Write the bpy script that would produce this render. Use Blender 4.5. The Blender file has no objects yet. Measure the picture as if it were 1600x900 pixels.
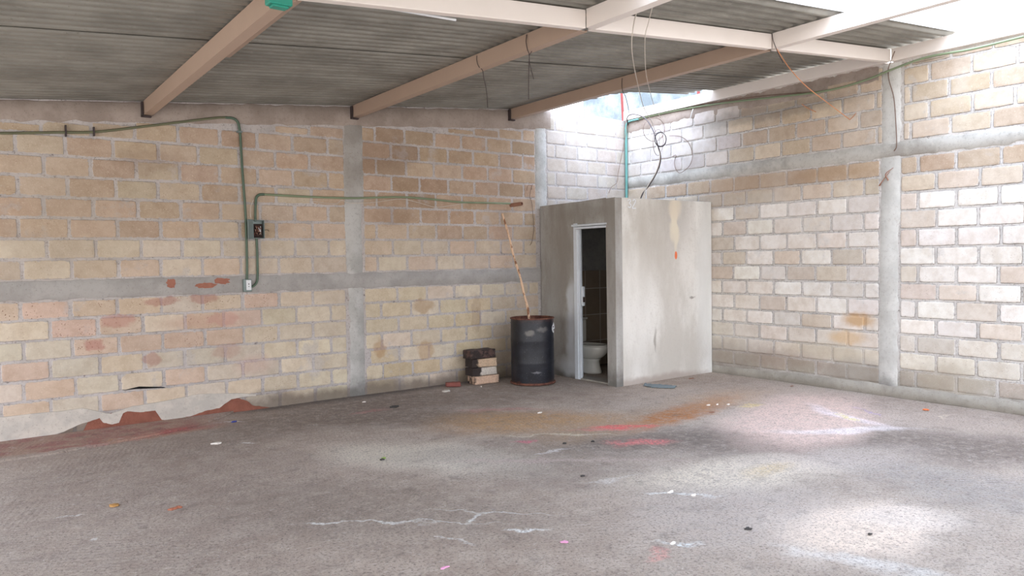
import bpy, bmesh, math, random
from mathutils import Vector, Matrix, noise as mnoise
random.seed(7)
S = bpy.context.scene
C = S.collection

# ------------------------------------------------------------------ camera
F_PX, CX, CY, EYE = 1158.4, 802.0, 450.0, 1.65
YAW, PIT, ROL = 0.63884, -0.039647, -0.015387
fwd = Vector((math.sin(YAW) * math.cos(PIT), math.cos(YAW) * math.cos(PIT), math.sin(PIT)))
r0 = Vector((math.cos(YAW), -math.sin(YAW), 0)); u0 = r0.cross(fwd)
rgt = r0 * math.cos(ROL) + u0 * math.sin(ROL); upv = -r0 * math.sin(ROL) + u0 * math.cos(ROL)
cd = bpy.data.cameras.new('camera'); cam = bpy.data.objects.new('camera', cd); C.objects.link(cam)
cd.sensor_width = 36; cd.lens = F_PX / 1600 * 36; cd.shift_x = -(CX - 800) / 1600
m = Matrix((rgt, upv, -fwd)).transposed().to_4x4(); m.translation = (0, 0, EYE); cam.matrix_world = m
cd.clip_start = .05; cd.clip_end = 200
S.camera = cam

# ------------------------------------------------------------------ sky, daylight, exposure
S.view_settings.view_transform = 'Standard'; S.view_settings.look = 'None'
S.view_settings.gamma = 1; S.view_settings.use_curve_mapping = False
S.view_settings.exposure = 0.24
W = bpy.data.worlds.new('sky'); S.world = W; W.use_nodes = True
wt = W.node_tree; wt.nodes.clear()
wo = wt.nodes.new('ShaderNodeOutputWorld'); wb = wt.nodes.new('ShaderNodeBackground')
wc = wt.nodes.new('ShaderNodeTexCoord'); wsx = wt.nodes.new('ShaderNodeSeparateXYZ'); wr = wt.nodes.new('ShaderNodeValToRGB')
wt.links.new(wc.outputs['Generated'], wsx.inputs[0]); wt.links.new(wsx.outputs['Z'], wr.inputs[0])
wt.links.new(wr.outputs[0], wb.inputs[0]); wt.links.new(wb.outputs[0], wo.inputs[0])
wr.color_ramp.elements[0].position = 0.05; wr.color_ramp.elements[0].color = (1.0, .96, .92, 1)
wr.color_ramp.elements[1].position = 0.85; wr.color_ramp.elements[1].color = (2.1, 2.5, 3.2, 1)
wb.inputs[1].default_value = 2.6
sd = bpy.data.lights.new('sun', 'SUN'); sd.energy = 0.5; sd.angle = math.radians(60); sd.color = (1, .95, .9)
sun = bpy.data.objects.new('sun', sd); C.objects.link(sun)
sun.rotation_euler = Vector((0.62, 0.55, -0.55)).to_track_quat('-Z', 'Y').to_euler()

# ------------------------------------------------------------------ helpers
XW, YW = 8.5, 8.4           # the two wall planes
def lin(c):
    return tuple(((v / 255) / 12.92 if v / 255 <= .04045 else ((v / 255 + .055) / 1.055) ** 2.4) for v in c[:3])
def ray(px, py): return fwd + rgt * ((px - CX) / F_PX) - upv * ((py - CY) / F_PX)
def atY(px, py, Y=YW - .03): d = ray(px, py); return Vector((0, 0, EYE)) + d * (Y / d.y)
def atX(px, py, X=XW - .03): d = ray(px, py); return Vector((0, 0, EYE)) + d * (X / d.x)
def atZ(px, py, Z=0): d = ray(px, py); return Vector((0, 0, EYE)) + d * ((Z - EYE) / d.z)
def rbot(x): return 3.03 + .09 * x          # underside of the rafters
def rtop(x): return rbot(x) + .145          # underside of the sheets

def link(name, me, mat=None, parent=None):
    o = bpy.data.objects.new(name, me); C.objects.link(o)
    if mat and not me.materials: me.materials.append(mat)
    if parent: o.parent = parent
    return o
def obj(name, bm, mat, parent=None, smooth=False):
    bmesh.ops.recalc_face_normals(bm, faces=bm.faces)
    me = bpy.data.meshes.new(name); bm.to_mesh(me); bm.free()
    if smooth:
        for p in me.polygons: p.use_smooth = True
    o = link(name, me, mat, parent)
    if parent: o.matrix_parent_inverse = Matrix.Translation(-Vector(parent.location))
    return o
def thing(name, label, cat, loc=(0, 0, 0), group=None):
    o = bpy.data.objects.new(name, None); C.objects.link(o); o.location = loc; o.empty_display_size = .05
    return tag(o, label, cat, group)
def tag(o, label, cat, group=None):
    o['label'] = label; o['category'] = cat
    if group: o['group'] = group
    return o
def struct(o): o['kind'] = 'structure'; return o
def smooth_by_angle(o, a=40):
    me = o.data
    for p in me.polygons: p.use_smooth = True
    me.set_sharp_from_angle(angle=math.radians(a))
    return o

def add_box(bm, p0, p1, bev=0, M=None, seg=1):
    g = bmesh.ops.create_cube(bm, size=1)['verts']
    p0 = Vector(p0); p1 = Vector(p1); c = (p0 + p1) / 2; s = p1 - p0
    for v in g:
        v.co = Vector((v.co.x * s.x, v.co.y * s.y, v.co.z * s.z)) + c
        if M: v.co = M @ v.co
    if bev:
        es = list({e for v in g for e in v.link_edges})
        bmesh.ops.bevel(bm, geom=es, offset=bev, segments=seg, affect='EDGES', profile=.5)
def catmull(pts, n=8):
    pts = [Vector(p) for p in pts]
    if len(pts) < 3: return pts
    out = []
    q = [pts[0] * 2 - pts[1]] + pts + [pts[-1] * 2 - pts[-2]]
    for i in range(1, len(q) - 2):
        a, b, c, d = q[i - 1:i + 3]
        for k in range(n):
            t = k / n
            out.append(.5 * ((2 * b) + (c - a) * t + (2 * a - 5 * b + 4 * c - d) * t * t + (3 * b - a - 3 * c + d) * t ** 3))
    out.append(pts[-1]); return out
def add_tube(bm, pts, r, seg=8, n=8, smooth=True, cap=True):
    P = catmull(pts, n) if smooth else [Vector(p) for p in pts]
    t = (P[1] - P[0]).normalized()
    a = t.orthogonal().normalized(); rings = []
    for i, p in enumerate(P):
        tt = (P[min(i + 1, len(P) - 1)] - P[max(i - 1, 0)]).normalized()
        a = (a - tt * a.dot(tt)).normalized(); b = tt.cross(a)
        rr = r(i / (len(P) - 1)) if callable(r) else r
        rings.append([bm.verts.new(p + (a * math.cos(2 * math.pi * k / seg) + b * math.sin(2 * math.pi * k / seg)) * rr) for k in range(seg)])
    for A, B in zip(rings, rings[1:]):
        for k in range(seg): bm.faces.new((A[k], A[(k + 1) % seg], B[(k + 1) % seg], B[k]))
    if cap: bm.faces.new(rings[0][::-1]); bm.faces.new(rings[-1])
def tube(name, pts, r, mat, parent=None, **k):
    bm = bmesh.new(); add_tube(bm, pts, r, **k); return smooth_by_angle(obj(name, bm, mat, parent), 50)
def add_prism(bm, pts, d):
    d = Vector(d)
    A = [bm.verts.new(p) for p in pts]; B = [bm.verts.new(Vector(p) + d) for p in pts]; n = len(A)
    bm.faces.new(A); bm.faces.new(B[::-1])
    for i in range(n): bm.faces.new((A[i], B[i], B[(i + 1) % n], A[(i + 1) % n]))
def loft(bm, rings, cap0=True, cap1=True):
    V = [[bm.verts.new(p) for p in r] for r in rings]
    for A, B in zip(V, V[1:]):
        n = len(A)
        for k in range(n): bm.faces.new((A[k], A[(k + 1) % n], B[(k + 1) % n], B[k]))
    if cap0: bm.faces.new(V[0][::-1])
    if cap1: bm.faces.new(V[-1])

# ------------------------------------------------------------------ material graph helper
class G:
    def __init__(s, name):
        s.m = bpy.data.materials.new(name); s.m.use_nodes = True; s.t = s.m.node_tree; s.t.nodes.clear()
        s.out = s.N('ShaderNodeOutputMaterial'); s.b = s.N('ShaderNodeBsdfPrincipled')
        s.t.links.new(s.b.outputs[0], s.out.inputs[0]); s.co = s.N('ShaderNodeTexCoord').outputs['Object']
    def N(s, k): return s.t.nodes.new(k)
    def put(s, sock, v):
        if isinstance(v, bpy.types.NodeSocket): s.t.links.new(v, sock)
        elif isinstance(v, (tuple, list)) and len(v) == 3 and sock.type == 'RGBA': sock.default_value = (*v, 1)
        else: sock.default_value = v
    def noise(s, scale, detail=4, rough=.6, vec=None, dist=0, stretch=None):
        v = vec or s.co
        if stretch:
            mp = s.N('ShaderNodeMapping'); mp.inputs['Scale'].default_value = stretch; s.put(mp.inputs[0], v); v = mp.outputs[0]
        n = s.N('ShaderNodeTexNoise'); s.put(n.inputs['Vector'], v); n.inputs['Scale'].default_value = scale
        n.inputs['Detail'].default_value = detail; n.inputs['Roughness'].default_value = rough; n.inputs['Distortion'].default_value = dist
        return n.outputs['Fac']
    def noisec(s, scale, detail=3):
        n = s.N('ShaderNodeTexNoise'); s.put(n.inputs['Vector'], s.co); n.inputs['Scale'].default_value = scale; n.inputs['Detail'].default_value = detail
        return n.outputs['Color']
    def vor(s, scale, feat='F1', vec=None, stretch=None):
        v = vec or s.co
        if stretch:
            mp = s.N('ShaderNodeMapping'); mp.inputs['Scale'].default_value = stretch; s.put(mp.inputs[0], v); v = mp.outputs[0]
        n = s.N('ShaderNodeTexVoronoi'); n.feature = feat; n.inputs['Scale'].default_value = scale; s.put(n.inputs['Vector'], v)
        return n.outputs['Distance']
    def step(s, v, a, b, lo=0., hi=1.):      # smoothstep a->b (a may be above b)
        n = s.N('ShaderNodeMapRange'); n.interpolation_type = 'SMOOTHSTEP'
        if a < b: A, B, L, H = a, b, lo, hi
        else: A, B, L, H = b, a, hi, lo
        s.put(n.inputs[0], v); n.inputs[1].default_value = A; n.inputs[2].default_value = B; n.inputs[3].default_value = L; n.inputs[4].default_value = H
        return n.outputs[0]
    def math(s, op, a, b=0., c=None):
        n = s.N('ShaderNodeMath'); n.operation = op; s.put(n.inputs[0], a); s.put(n.inputs[1], b)
        if c is not None: s.put(n.inputs[2], c)
        return n.outputs[0]
    def mul(s, a, b): return s.math('MULTIPLY', a, b)
    def mix(s, f, a, b, mode='MIX'):
        n = s.N('ShaderNodeMix'); n.data_type = 'RGBA'; n.blend_type = mode
        s.put(n.inputs[0], f); s.put(n.inputs[6], a); s.put(n.inputs[7], b); return n.outputs[2]
    def vmath(s, op, a, b=(0, 0, 0)):
        n = s.N('ShaderNodeVectorMath'); n.operation = op; s.put(n.inputs[0], a); s.put(n.inputs[1], b); return n.outputs[0]
    def warp(s, scale, amp, detail=3):
        c = s.vmath('SUBTRACT', s.noisec(scale, detail), (.5, .5, .5)); n = s.N('ShaderNodeVectorMath'); n.operation = 'SCALE'
        s.put(n.inputs[0], c); n.inputs['Scale'].default_value = amp
        return s.vmath('ADD', s.co, n.outputs[0])
    def blob(s, vec, c, r, rot=(0, 0, 0), soft=.5):
        mp = s.N('ShaderNodeMapping'); mp.vector_type = 'TEXTURE'; s.put(mp.inputs[0], vec)
        mp.inputs['Location'].default_value = c; mp.inputs['Rotation'].default_value = rot; mp.inputs['Scale'].default_value = r
        n = s.N('ShaderNodeVectorMath'); n.operation = 'LENGTH'; s.put(n.inputs[0], mp.outputs[0])
        return s.step(n.outputs['Value'], 1 + soft, max(0, 1 - soft))
    def sep(s, v=None):
        n = s.N('ShaderNodeSeparateXYZ'); s.put(n.inputs[0], v or s.co); return n.outputs
    def bump(s, h, strength=.5, dist=.01, prev=None):
        n = s.N('ShaderNodeBump'); n.inputs['Strength'].default_value = strength; n.inputs['Distance'].default_value = dist
        s.put(n.inputs['Height'], h)
        if prev: s.put(n.inputs['Normal'], prev)
        return n.outputs[0]
    def fin(s, col, rough=.8, nrm=None, metal=0., **k):
        s.put(s.b.inputs['Base Color'], col); s.put(s.b.inputs['Roughness'], rough); s.put(s.b.inputs['Metallic'], metal)
        if nrm: s.put(s.b.inputs['Normal'], nrm)
        for a, v in k.items(): s.put(s.b.inputs[a.replace('_', ' ')], v)
        return s.m
def simple(name, c, rough=.6, metal=0., var=.15, scale=12, bump=.2, dist=.003):
    g = G(name); n = g.noise(scale, 5); c = lin(c)
    col = g.mix(n, tuple(v * (1 - var) for v in c), tuple(min(1, v * (1 + var)) for v in c))
    return g.fin(col, rough, g.bump(g.noise(scale * 6, 3), bump, dist), metal)

# ---- masonry materials
def mute(c, k=.66, up=4):
    m_ = sum(c) / 3; return [min(255, m_ + (v - m_) * k + up) for v in c]
def brick_mat(name, mortar, mortar_dark, left):
    g = G(name)
    a = g.N('ShaderNodeAttribute'); a.attribute_name = 'tone'; e = g.N('ShaderNodeAttribute'); e.attribute_name = 'edge'
    big = g.noise(1.1, 4); mid = g.noise(9, 5, .65); fine = g.noise(70, 4, .7)
    # clay/concrete block face: soft mottling, pits, crumbly texture on porous blocks
    col = g.mix(g.step(mid, .3, .75), a.outputs['Color'], g.mix(1., a.outputs['Color'], (.82, .78, .74), 'MULTIPLY'))
    col = g.mix(g.mul(g.step(fine, .55, .75), .5), col, lin((236, 222, 200)))
    pits = g.mul(g.step(g.vor(48), .30, .10), g.step(g.noise(14, 3), .42, .62))
    pits = g.mul(pits, g.math('ADD', g.mul(a.outputs['Alpha'], .9), .12))
    col = g.mix(pits, col, lin((122, 84, 58)))
    # mortar
    mcol = g.mix(g.step(g.noise(5, 5), .35, .7), lin(mortar), tuple(v * .80 for v in lin(mortar)))
    mcol = g.mix(g.mul(g.step(g.noise(40, 4, .7), .52, .66), .7), mcol, lin(mortar_dark))
    ef = g.math('ADD', e.outputs['Fac'], g.mul(g.math('SUBTRACT', g.noise(26, 5, .7), .5), 2.2))
    f = g.step(ef, .32, .62)
    smear = g.step(g.noise(2.3, 5, .62), .60, .68)       # thin cement washed over some blocks
    f = g.math('SUBTRACT', f, g.mul(smear, .5)); f = g.math('MAXIMUM', f, 0.)
    f = g.mul(f, g.step(e.outputs['Fac'], .0, .05))
    c = g.mix(f, mcol, col)
    # dark crumbling lines along the bed joints
    crack = g.mul(g.step(g.math('ABSOLUTE', g.math('SUBTRACT', e.outputs['Fac'], .22)), .20, .05), g.step(g.noise(7, 5, .7), (.50 if left else .36), (.60 if left else .50)))
    c = g.mix(g.mul(crack, .45 if left else .85), c, lin((96, 84, 76)))
    c = g.mix(g.mul(g.mul(g.step(e.outputs['Fac'], .5, .1), g.step(g.noise(19, 6, .8), .58, .66)), .7), c, lin((84, 72, 66)))
    # grime: damp and soot towards the floor, cement splashes
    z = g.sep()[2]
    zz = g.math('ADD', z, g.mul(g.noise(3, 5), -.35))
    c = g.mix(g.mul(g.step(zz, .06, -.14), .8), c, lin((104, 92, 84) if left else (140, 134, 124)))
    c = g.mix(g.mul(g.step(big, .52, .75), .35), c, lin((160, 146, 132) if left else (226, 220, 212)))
    v = g.warp(11, .12, 5)
    if left:
        for (cx_, cz, rx, rz, colr, st) in ((2.05, 1.02, .35, .07, (196, 140, 120), .5), (1.25, 1.08, .16, .07, (190, 120, 104), .75), (1.66, 1.26, .17, .05, (176, 112, 96), .8), (2.07, 1.27, .15, .05, (176, 112, 96), .8),
                                          (2.27, 1.04, .18, .08, (196, 140, 124), .7), (1.03, .86, .09, .06, (186, 112, 100), .8), (1.55, .66, .08, .07, (176, 120, 104), .8), (2.3, .68, .15, .08, (180, 130, 112), .6), (2.6, .5, .2, .1, (204, 140, 126), .4),
                                          (4.78, 1.05, .16, .09, (168, 122, 66), .75), (4.15, .55, .08, .12, (180, 128, 74), .7), (4.8, .48, .12, .12, (184, 136, 80), .7), (5.6, .9, .08, .25, (150, 110, 80), .4),
                                          (4.2, 2.95, .45, .2, (128, 96, 70), .5), (1.62, 2.72, .3, .12, (140, 106, 80), .5), (4.35, 2.2, .3, .12, (142, 108, 82), .5), (.95, 2.1, .5, .5, (168, 150, 122), .4), (6.1, 2.4, .3, .8, (170, 140, 118), .3)):
            c = g.mix(g.mul(g.blob(v, (cx_, YW, cz), (rx, 1, rz), soft=.22 if rx < .2 else .6), st * .7), c, lin(mute(colr, .8, 0)))
    else:
        for (cy, cz, ry, rz, colr, st) in ((4.6, .86, .17, .08, (190, 150, 100), .8), (4.75, .64, .22, .08, (206, 172, 126), .65), (4.95, .45, .6, .10, (186, 172, 146), .5), (4.55, .2, .5, .18, (136, 128, 116), .6), (7.0, .25, 1.2, .22, (150, 138, 128), .55),
                                          (5.6, .3, .5, .12, (150, 132, 118), .5), (6.1, 2.6, .9, .12, (164, 140, 118), .55), (4.9, 2.62, .5, .08, (170, 142, 112), .5), (6.5, 2.4, .8, .1, (150, 136, 124), .4), (3.6, .25, .3, .2, (170, 158, 140), .5), (5.8, 3.5, 1.2, .1, (120, 112, 104), .5)):
            c = g.mix(g.mul(g.blob(v, (XW, cy, cz), (1, ry, rz)), st), c, lin(colr))
    h = g.math('ADD', g.mul(fine, .5), g.math('SUBTRACT', g.mul(mid, .5), g.mul(pits, .9)))
    return g.fin(c, .92, g.bump(h, .55, .006))
M_left = brick_mat('tan_block_masonry', (194, 187, 184), (150, 140, 134), True)
M_right = brick_mat('cream_block_masonry', (208, 203, 198), (150, 140, 130), False)

def cement(name, c, c2, dark, scale=3., streak=False, foot=True, extra=None, rough=.88):
    g = G(name)
    n1 = g.noise(scale, 6, .62, stretch=(1, 1, .35) if streak else None); n2 = g.noise(26, 5, .7); n3 = g.noise(90, 3, .7)
    col = g.mix(g.step(n1, .36, .62), lin(c), lin(c2))
    col = g.mix(g.mul(g.step(n2, .5, .75), .45), col, lin(dark))
    col = g.mix(g.mul(g.step(g.vor(30), .16, .06), .45), col, lin(tuple(v * .6 for v in dark)))
    if foot:
        z = g.math('ADD', g.sep()[2], g.mul(g.noise(5, 5), -.4))
        col = g.mix(g.mul(g.step(z, .1, -.16), .7), col, lin(tuple(v * .62 for v in dark)))
    if extra: col = extra(g, col)
    return g.fin(col, rough, g.bump(g.math('ADD', n2, g.mul(n3, .5)), .5, .006))
def col_left_extra(g, col):
    v = g.warp(3, .3)
    col = g.mix(g.mul(g.blob(v, (3.86, YW, 3.25), (.3, 1, .2)), .6), col, lin((120, 110, 100)))
    col = g.mix(g.mul(g.blob(v, (3.84, YW, 2.75), (.2, 1, .35)), .4), col, lin((128, 114, 102)))
    return col
M_conc = cement('grey_column_cement', (170, 168, 163), (192, 190, 186), (130, 124, 118), extra=col_left_extra)
M_ringL = cement('grey_ring_cement', (160, 156, 152), (176, 172, 168), (134, 126, 120), foot=False)
M_bandL = cement('brown_grey_top_cement', (150, 136, 126), (168, 154, 144), (120, 106, 98), foot=False)
M_concR = cement('pale_column_cement', (190, 188, 182), (208, 206, 200), (160, 152, 144))
M_ringR = cement('grey_dirty_ring_cement', (160, 155, 147), (190, 186, 178), (126, 118, 110), foot=False)
M_skirtR = cement('damp_foot_cement', (150, 144, 134), (168, 162, 152), (122, 114, 104), foot=False)
M_neigh = cement('weathered_neighbour_wall', (104, 114, 120), (144, 153, 158), (76, 86, 94), scale=2, foot=False)

def booth_front_extra(g, col):
    v = g.warp(4, .16)
    # vertical pale run from the top, dark blotches, orange dab, white brush mark
    for (cx_, cz, rx, rz, colr, st, so) in ((7.75, 2.25, .30, .5, (166, 158, 148), .55, .7), (7.3, 1.9, .35, .5, (180, 172, 160), .55, .7), (6.68, 1.2, .10, 1.6, (214, 210, 202), .5, .5),
                                          (8.38, 1.3, .22, 1.2, (226, 226, 222), .7, .6), (7.55, .3, .8, .3, (196, 190, 180), .5, .6), (7.1, 1.7, .1, .7, (186, 178, 166), .4, .6),  # pale strips down both edges paint in the edge light
                                          (7.72, 2.05, .055, .36, (232, 222, 200), .9, .35), (7.72, 2.3, .11, .16, (226, 214, 194), .8, .4), (7.70, 1.95, .09, .15, (232, 222, 200), .8, .4),
                                          (7.32, .55, .02, .14, (140, 132, 120), .7, .5), (8.05, 1.08, .05, .02, (120, 112, 104), .8, .5), (7.2, .0, 1.2, .08, (170, 156, 146), .8, .5),
                                          (6.95, 1.05, .3, .7, (224, 220, 212), .5, .7), (7.65, 1.45, .45, .5, (206, 200, 190), .4, .7)):
        col = g.mix(g.mul(g.blob(v, (cx_, 6.72, cz), (rx, 1, rz), soft=so), st), col, lin(colr))
    col = g.mix(g.blob(g.warp(30, .02), (7.735, 6.72, 1.66), (.026, 1, .055), soft=.1), col, lin((232, 122, 78)))
    return col
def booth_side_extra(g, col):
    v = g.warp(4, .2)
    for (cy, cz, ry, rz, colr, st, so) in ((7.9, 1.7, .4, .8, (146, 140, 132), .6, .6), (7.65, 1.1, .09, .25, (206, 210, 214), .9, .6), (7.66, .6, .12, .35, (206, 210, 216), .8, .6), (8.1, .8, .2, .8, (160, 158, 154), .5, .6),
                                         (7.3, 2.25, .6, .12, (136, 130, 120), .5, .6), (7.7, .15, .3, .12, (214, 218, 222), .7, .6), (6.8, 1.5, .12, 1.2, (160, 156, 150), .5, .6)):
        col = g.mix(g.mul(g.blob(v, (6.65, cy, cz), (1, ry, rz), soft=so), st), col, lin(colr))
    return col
M_booth = cement('smooth_render_lit', (204, 199, 190), (236, 233, 227), (190, 183, 172), scale=2.2, streak=True, foot=False, extra=booth_front_extra)  # same render as the side, coloured paler as the lit face
M_boothS = cement('smooth_render_shaded', (152, 146, 138), (182, 180, 176), (132, 126, 118), scale=3, streak=True, foot=True, extra=booth_side_extra)  # same render as the front, coloured greyer as the less lit face

# ---- floor
def floor_mat():
    g = G('broomed_concrete_floor')
    v = g.warp(1.3, .55, 5); v2 = g.warp(5, .35, 5); x, y, z = g.sep()
    n_big = g.noise(.55, 5, .6); n_mid = g.noise(4, 6, .7); n_f = g.noise(30, 9, .8); n_s = g.noise(14, 5, .75)
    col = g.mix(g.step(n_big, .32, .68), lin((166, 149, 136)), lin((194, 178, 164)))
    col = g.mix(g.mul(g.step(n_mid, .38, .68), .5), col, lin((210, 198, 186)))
    # daylight painted into the tone: lighter toward the right wall, darker along the left
    def B(cx_, cy, rx, ry, colr, st, rot=0, soft=.6, vec=None):
        nonlocal col
        brk = brkS if max(rx, ry) < .3 else brkL
        col = g.mix(g.mul(g.mul(g.blob(vec or v, (cx_, cy, 0), (rx, ry, 5), (0, 0, math.radians(rot)), soft), st), brk), col, lin(colr))
    brkL = g.step(g.noise(11, 6, .75), .36, .56, .45, 1.); brkS = g.step(g.noise(30, 5, .75), .40, .52, .1, 1.)
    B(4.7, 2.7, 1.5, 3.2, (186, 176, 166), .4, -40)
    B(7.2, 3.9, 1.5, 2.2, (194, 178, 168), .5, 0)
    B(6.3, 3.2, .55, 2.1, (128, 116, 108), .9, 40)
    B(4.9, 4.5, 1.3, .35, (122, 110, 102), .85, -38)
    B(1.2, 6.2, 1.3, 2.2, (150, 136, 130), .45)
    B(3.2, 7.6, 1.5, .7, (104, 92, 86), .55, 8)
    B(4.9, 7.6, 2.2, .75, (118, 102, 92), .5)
    B(3.1, 5.25, .85, .36, (232, 224, 210), 1., -58, .6)
    B(2.95, 5.75, .5, .35, (216, 206, 190), .8, -50, .7)
    B(2.3, 4.4, 1.0, .5, (140, 126, 116), .6, -50, .6)
    B(3.9, 6.6, 1.2, .3, (118, 104, 94), .7, -35, .6)
    B(3.9, 3.9, 1.0, .35, (140, 126, 118), .55, -45, .6)
    B(3.6, 4.9, .9, .3, (146, 134, 124), .5, -40, .6)
    B(4.55, 5.9, .85, .45, (194, 156, 114), .95, -30, .6)
    B(5.1, 5.3, .9, .28, (182, 152, 122), .7, 10, .6)
    B(6.15, 5.2, 1.0, .22, (186, 124, 72), 1.0, 12, .55, v2)
    B(7.0, 5.4, .8, .35, (198, 168, 140), .6, 0, .6)
    B(6.8, 4.25, 1.35, .62, (226, 198, 186), .9, 20, .35)
    B(7.15, 4.0, .55, .10, (244, 232, 236), .8, 68, .6)
    B(6.55, 3.7, .6, .09, (244, 236, 238), .75, -40, .6)
    B(4.6, 3.45, .85, .38, (232, 220, 202), .9, -18, .55)
    B(5.6, 3.2, .8, .3, (218, 204, 194), .6, -20, .6)
    B(4.95, 3.35, .25, .12, (220, 196, 150), .6, 0, .6)
    B(4.3, 2.3, .55, .30, (224, 206, 190), .95, 0, .3)
    B(4.72, 2.2, .38, .20, (214, 202, 192), .7, -30, .4)
    B(3.9, 3.0, .7, .5, (192, 182, 176), .5, 0, .6)
    B(5.6, 2.3, .4, .8, (160, 156, 154), .5, 0, .6)
    for (px, py, rx, ry, colr, st, rot) in ((978, 667, .34, .05, (240, 110, 112), .9, -35), (948, 671, .3, .05, (232, 130, 130), .6, -35), (1002, 692, .27, .10, (236, 128, 128), .85, -35), (822, 690, .10, .04, (222, 120, 140), .8, 0),
                                            (880, 680, .5, .025, (226, 216, 190), .7, -38), (860, 705, .12, .03, (236, 232, 232), .7, 0), (265, 675, .22, .06, (244, 84, 92), .95, 5), (240, 680, .5, .10, (214, 140, 134), .7, 8),
                                            (178, 689, .05, .03, (236, 160, 60), 1., 0), (575, 643, .2, .06, (196, 128, 128), .5, 0), (780, 640, .4, .10, (206, 146, 138), .5, -35), (1325, 652, .2, .03, (238, 226, 150), .7, 60),
                                            (1355, 643, .2, .02, (186, 164, 200), .8, 60), (1170, 634, .12, .05, (232, 210, 130), .6, 0), (600, 818, .22, .012, (240, 240, 238), .8, -42), (660, 817, .4, .01, (236, 236, 234), .7, -40), (510, 817, .10, .02, (244, 244, 242), .9, -40),
                                            (745, 808, .12, .03, (238, 238, 236), .85, 30), (780, 800, .35, .012, (230, 230, 228), .7, -45), (820, 827, .12, .03, (244, 244, 242), .9, -30), (710, 845, .02, .10, (236, 236, 234), .7, 30),
                                            (1048, 770, .14, .03, (240, 242, 240), .8, -40), (1055, 850, .10, .03, (240, 244, 244), .85, -35), (960, 748, .2, .03, (224, 220, 216), .6, -10), (1110, 775, .1, .02, (236, 236, 234), .7, -40),
                                            (1380, 885, .5, .07, (240, 240, 238), .45, -70), (1030, 868, .07, .04, (236, 168, 160), .6, 0), (1480, 650, .15, .03, (240, 226, 206), .6, 0),
                                            (380, 693, .07, .02, (242, 242, 240), .8, -30), (355, 660, .14, .02, (240, 240, 240), .85, -20), (106, 807, .06, .02, (238, 238, 236), .8, 0), (148, 841, .04, .03, (238, 238, 236), .8, 0), (870, 720, .9, .06, (208, 186, 182), .5, -38)):
        p = atZ(px, py); B(p.x, p.y, rx, ry, colr, st, rot, .6, v2)
    # strip along the left wall: red earthy slab with pink pigment
    strip = g.mul(g.step(g.math('ADD', y, g.mul(g.noise(3, 4), .3)), 7.78, 7.84), g.step(g.math('ADD', x, g.mul(g.noise(2, 3), .4)), 2.6, 1.9))
    col = g.mix(g.mul(strip, .8), col, g.mix(g.step(g.noise(4, 5), .4, .62), lin((172, 140, 122)), lin((152, 92, 86))))
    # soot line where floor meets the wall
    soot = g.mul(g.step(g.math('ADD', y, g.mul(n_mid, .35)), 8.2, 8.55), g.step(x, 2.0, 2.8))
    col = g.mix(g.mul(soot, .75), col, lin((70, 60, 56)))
    # small white flecks of plaster and dark pores
    flk = g.math('MAXIMUM', g.step(g.noise(60, 3, .6), .66, .72), g.mul(g.step(g.noise(17, 8, .8), .60, .68), .7))
    col = g.mix(g.mul(flk, g.step(g.noise(3, 3), .42, .6, .15, .9)), col, lin((240, 236, 232)))
    dk = g.math('MAXIMUM', g.mul(g.step(g.noise(55, 8, .85, dist=.4), .50, .40), .75), g.mul(g.step(g.noise(5, 10, .82), .48, .36), .45))
    col = g.mix(dk, col, lin((92, 82, 78)))
    col = g.mix(g.mul(g.step(n_s, .56, .7), .35), col, lin((216, 206, 200)))
    # broom ridges, in two drag directions, strongest in the foreground
    def ridges(ang, freq):
        mp = g.N('ShaderNodeMapping'); mp.inputs['Rotation'].default_value = (0, 0, math.radians(ang)); g.put(mp.inputs[0], g.warp(2.5, .10))
        w = g.N('ShaderNodeTexWave'); w.inputs['Scale'].default_value = freq; w.inputs['Distortion'].default_value = 5; w.inputs['Detail'].default_value = 5; w.inputs['Detail Scale'].default_value = 4; w.inputs['Detail Roughness'].default_value = .75
        g.put(w.inputs['Vector'], mp.outputs[0]); return w.outputs['Fac']
    wA = ridges(18, 7); wB = ridges(-60, 7)
    sel = g.step(g.noise(.8, 2), .46, .54)
    wv = g.math('ADD', g.mul(wA, sel), g.mul(wB, g.math('SUBTRACT', 1., sel)))
    wm = g.mul(wv, g.step(g.noise(1.2, 3), .40, .6, .15, .9))
    smoothp = g.math('MAXIMUM', g.blob(v, (4.3, 2.3, 0), (.7, .4, 5), soft=.3), g.blob(v, (6.8, 4.3, 0), (1.4, .8, 5), (0, 0, .35), .3))
    amt = g.math('SUBTRACT', 1., g.mul(smoothp, .8))
    col = g.mix(g.mul(g.mul(g.step(wm, .35, .8), .10), amt), col, lin((102, 92, 88)))
    h = g.math('ADD', g.mul(g.math('ADD', g.mul(n_f, .9), g.mul(n_s, .8)), amt), g.mul(g.mul(wm, -.22), amt))
    return g.fin(col, .9, g.bump(h, .9, .016))
M_floor = floor_mat()

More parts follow.
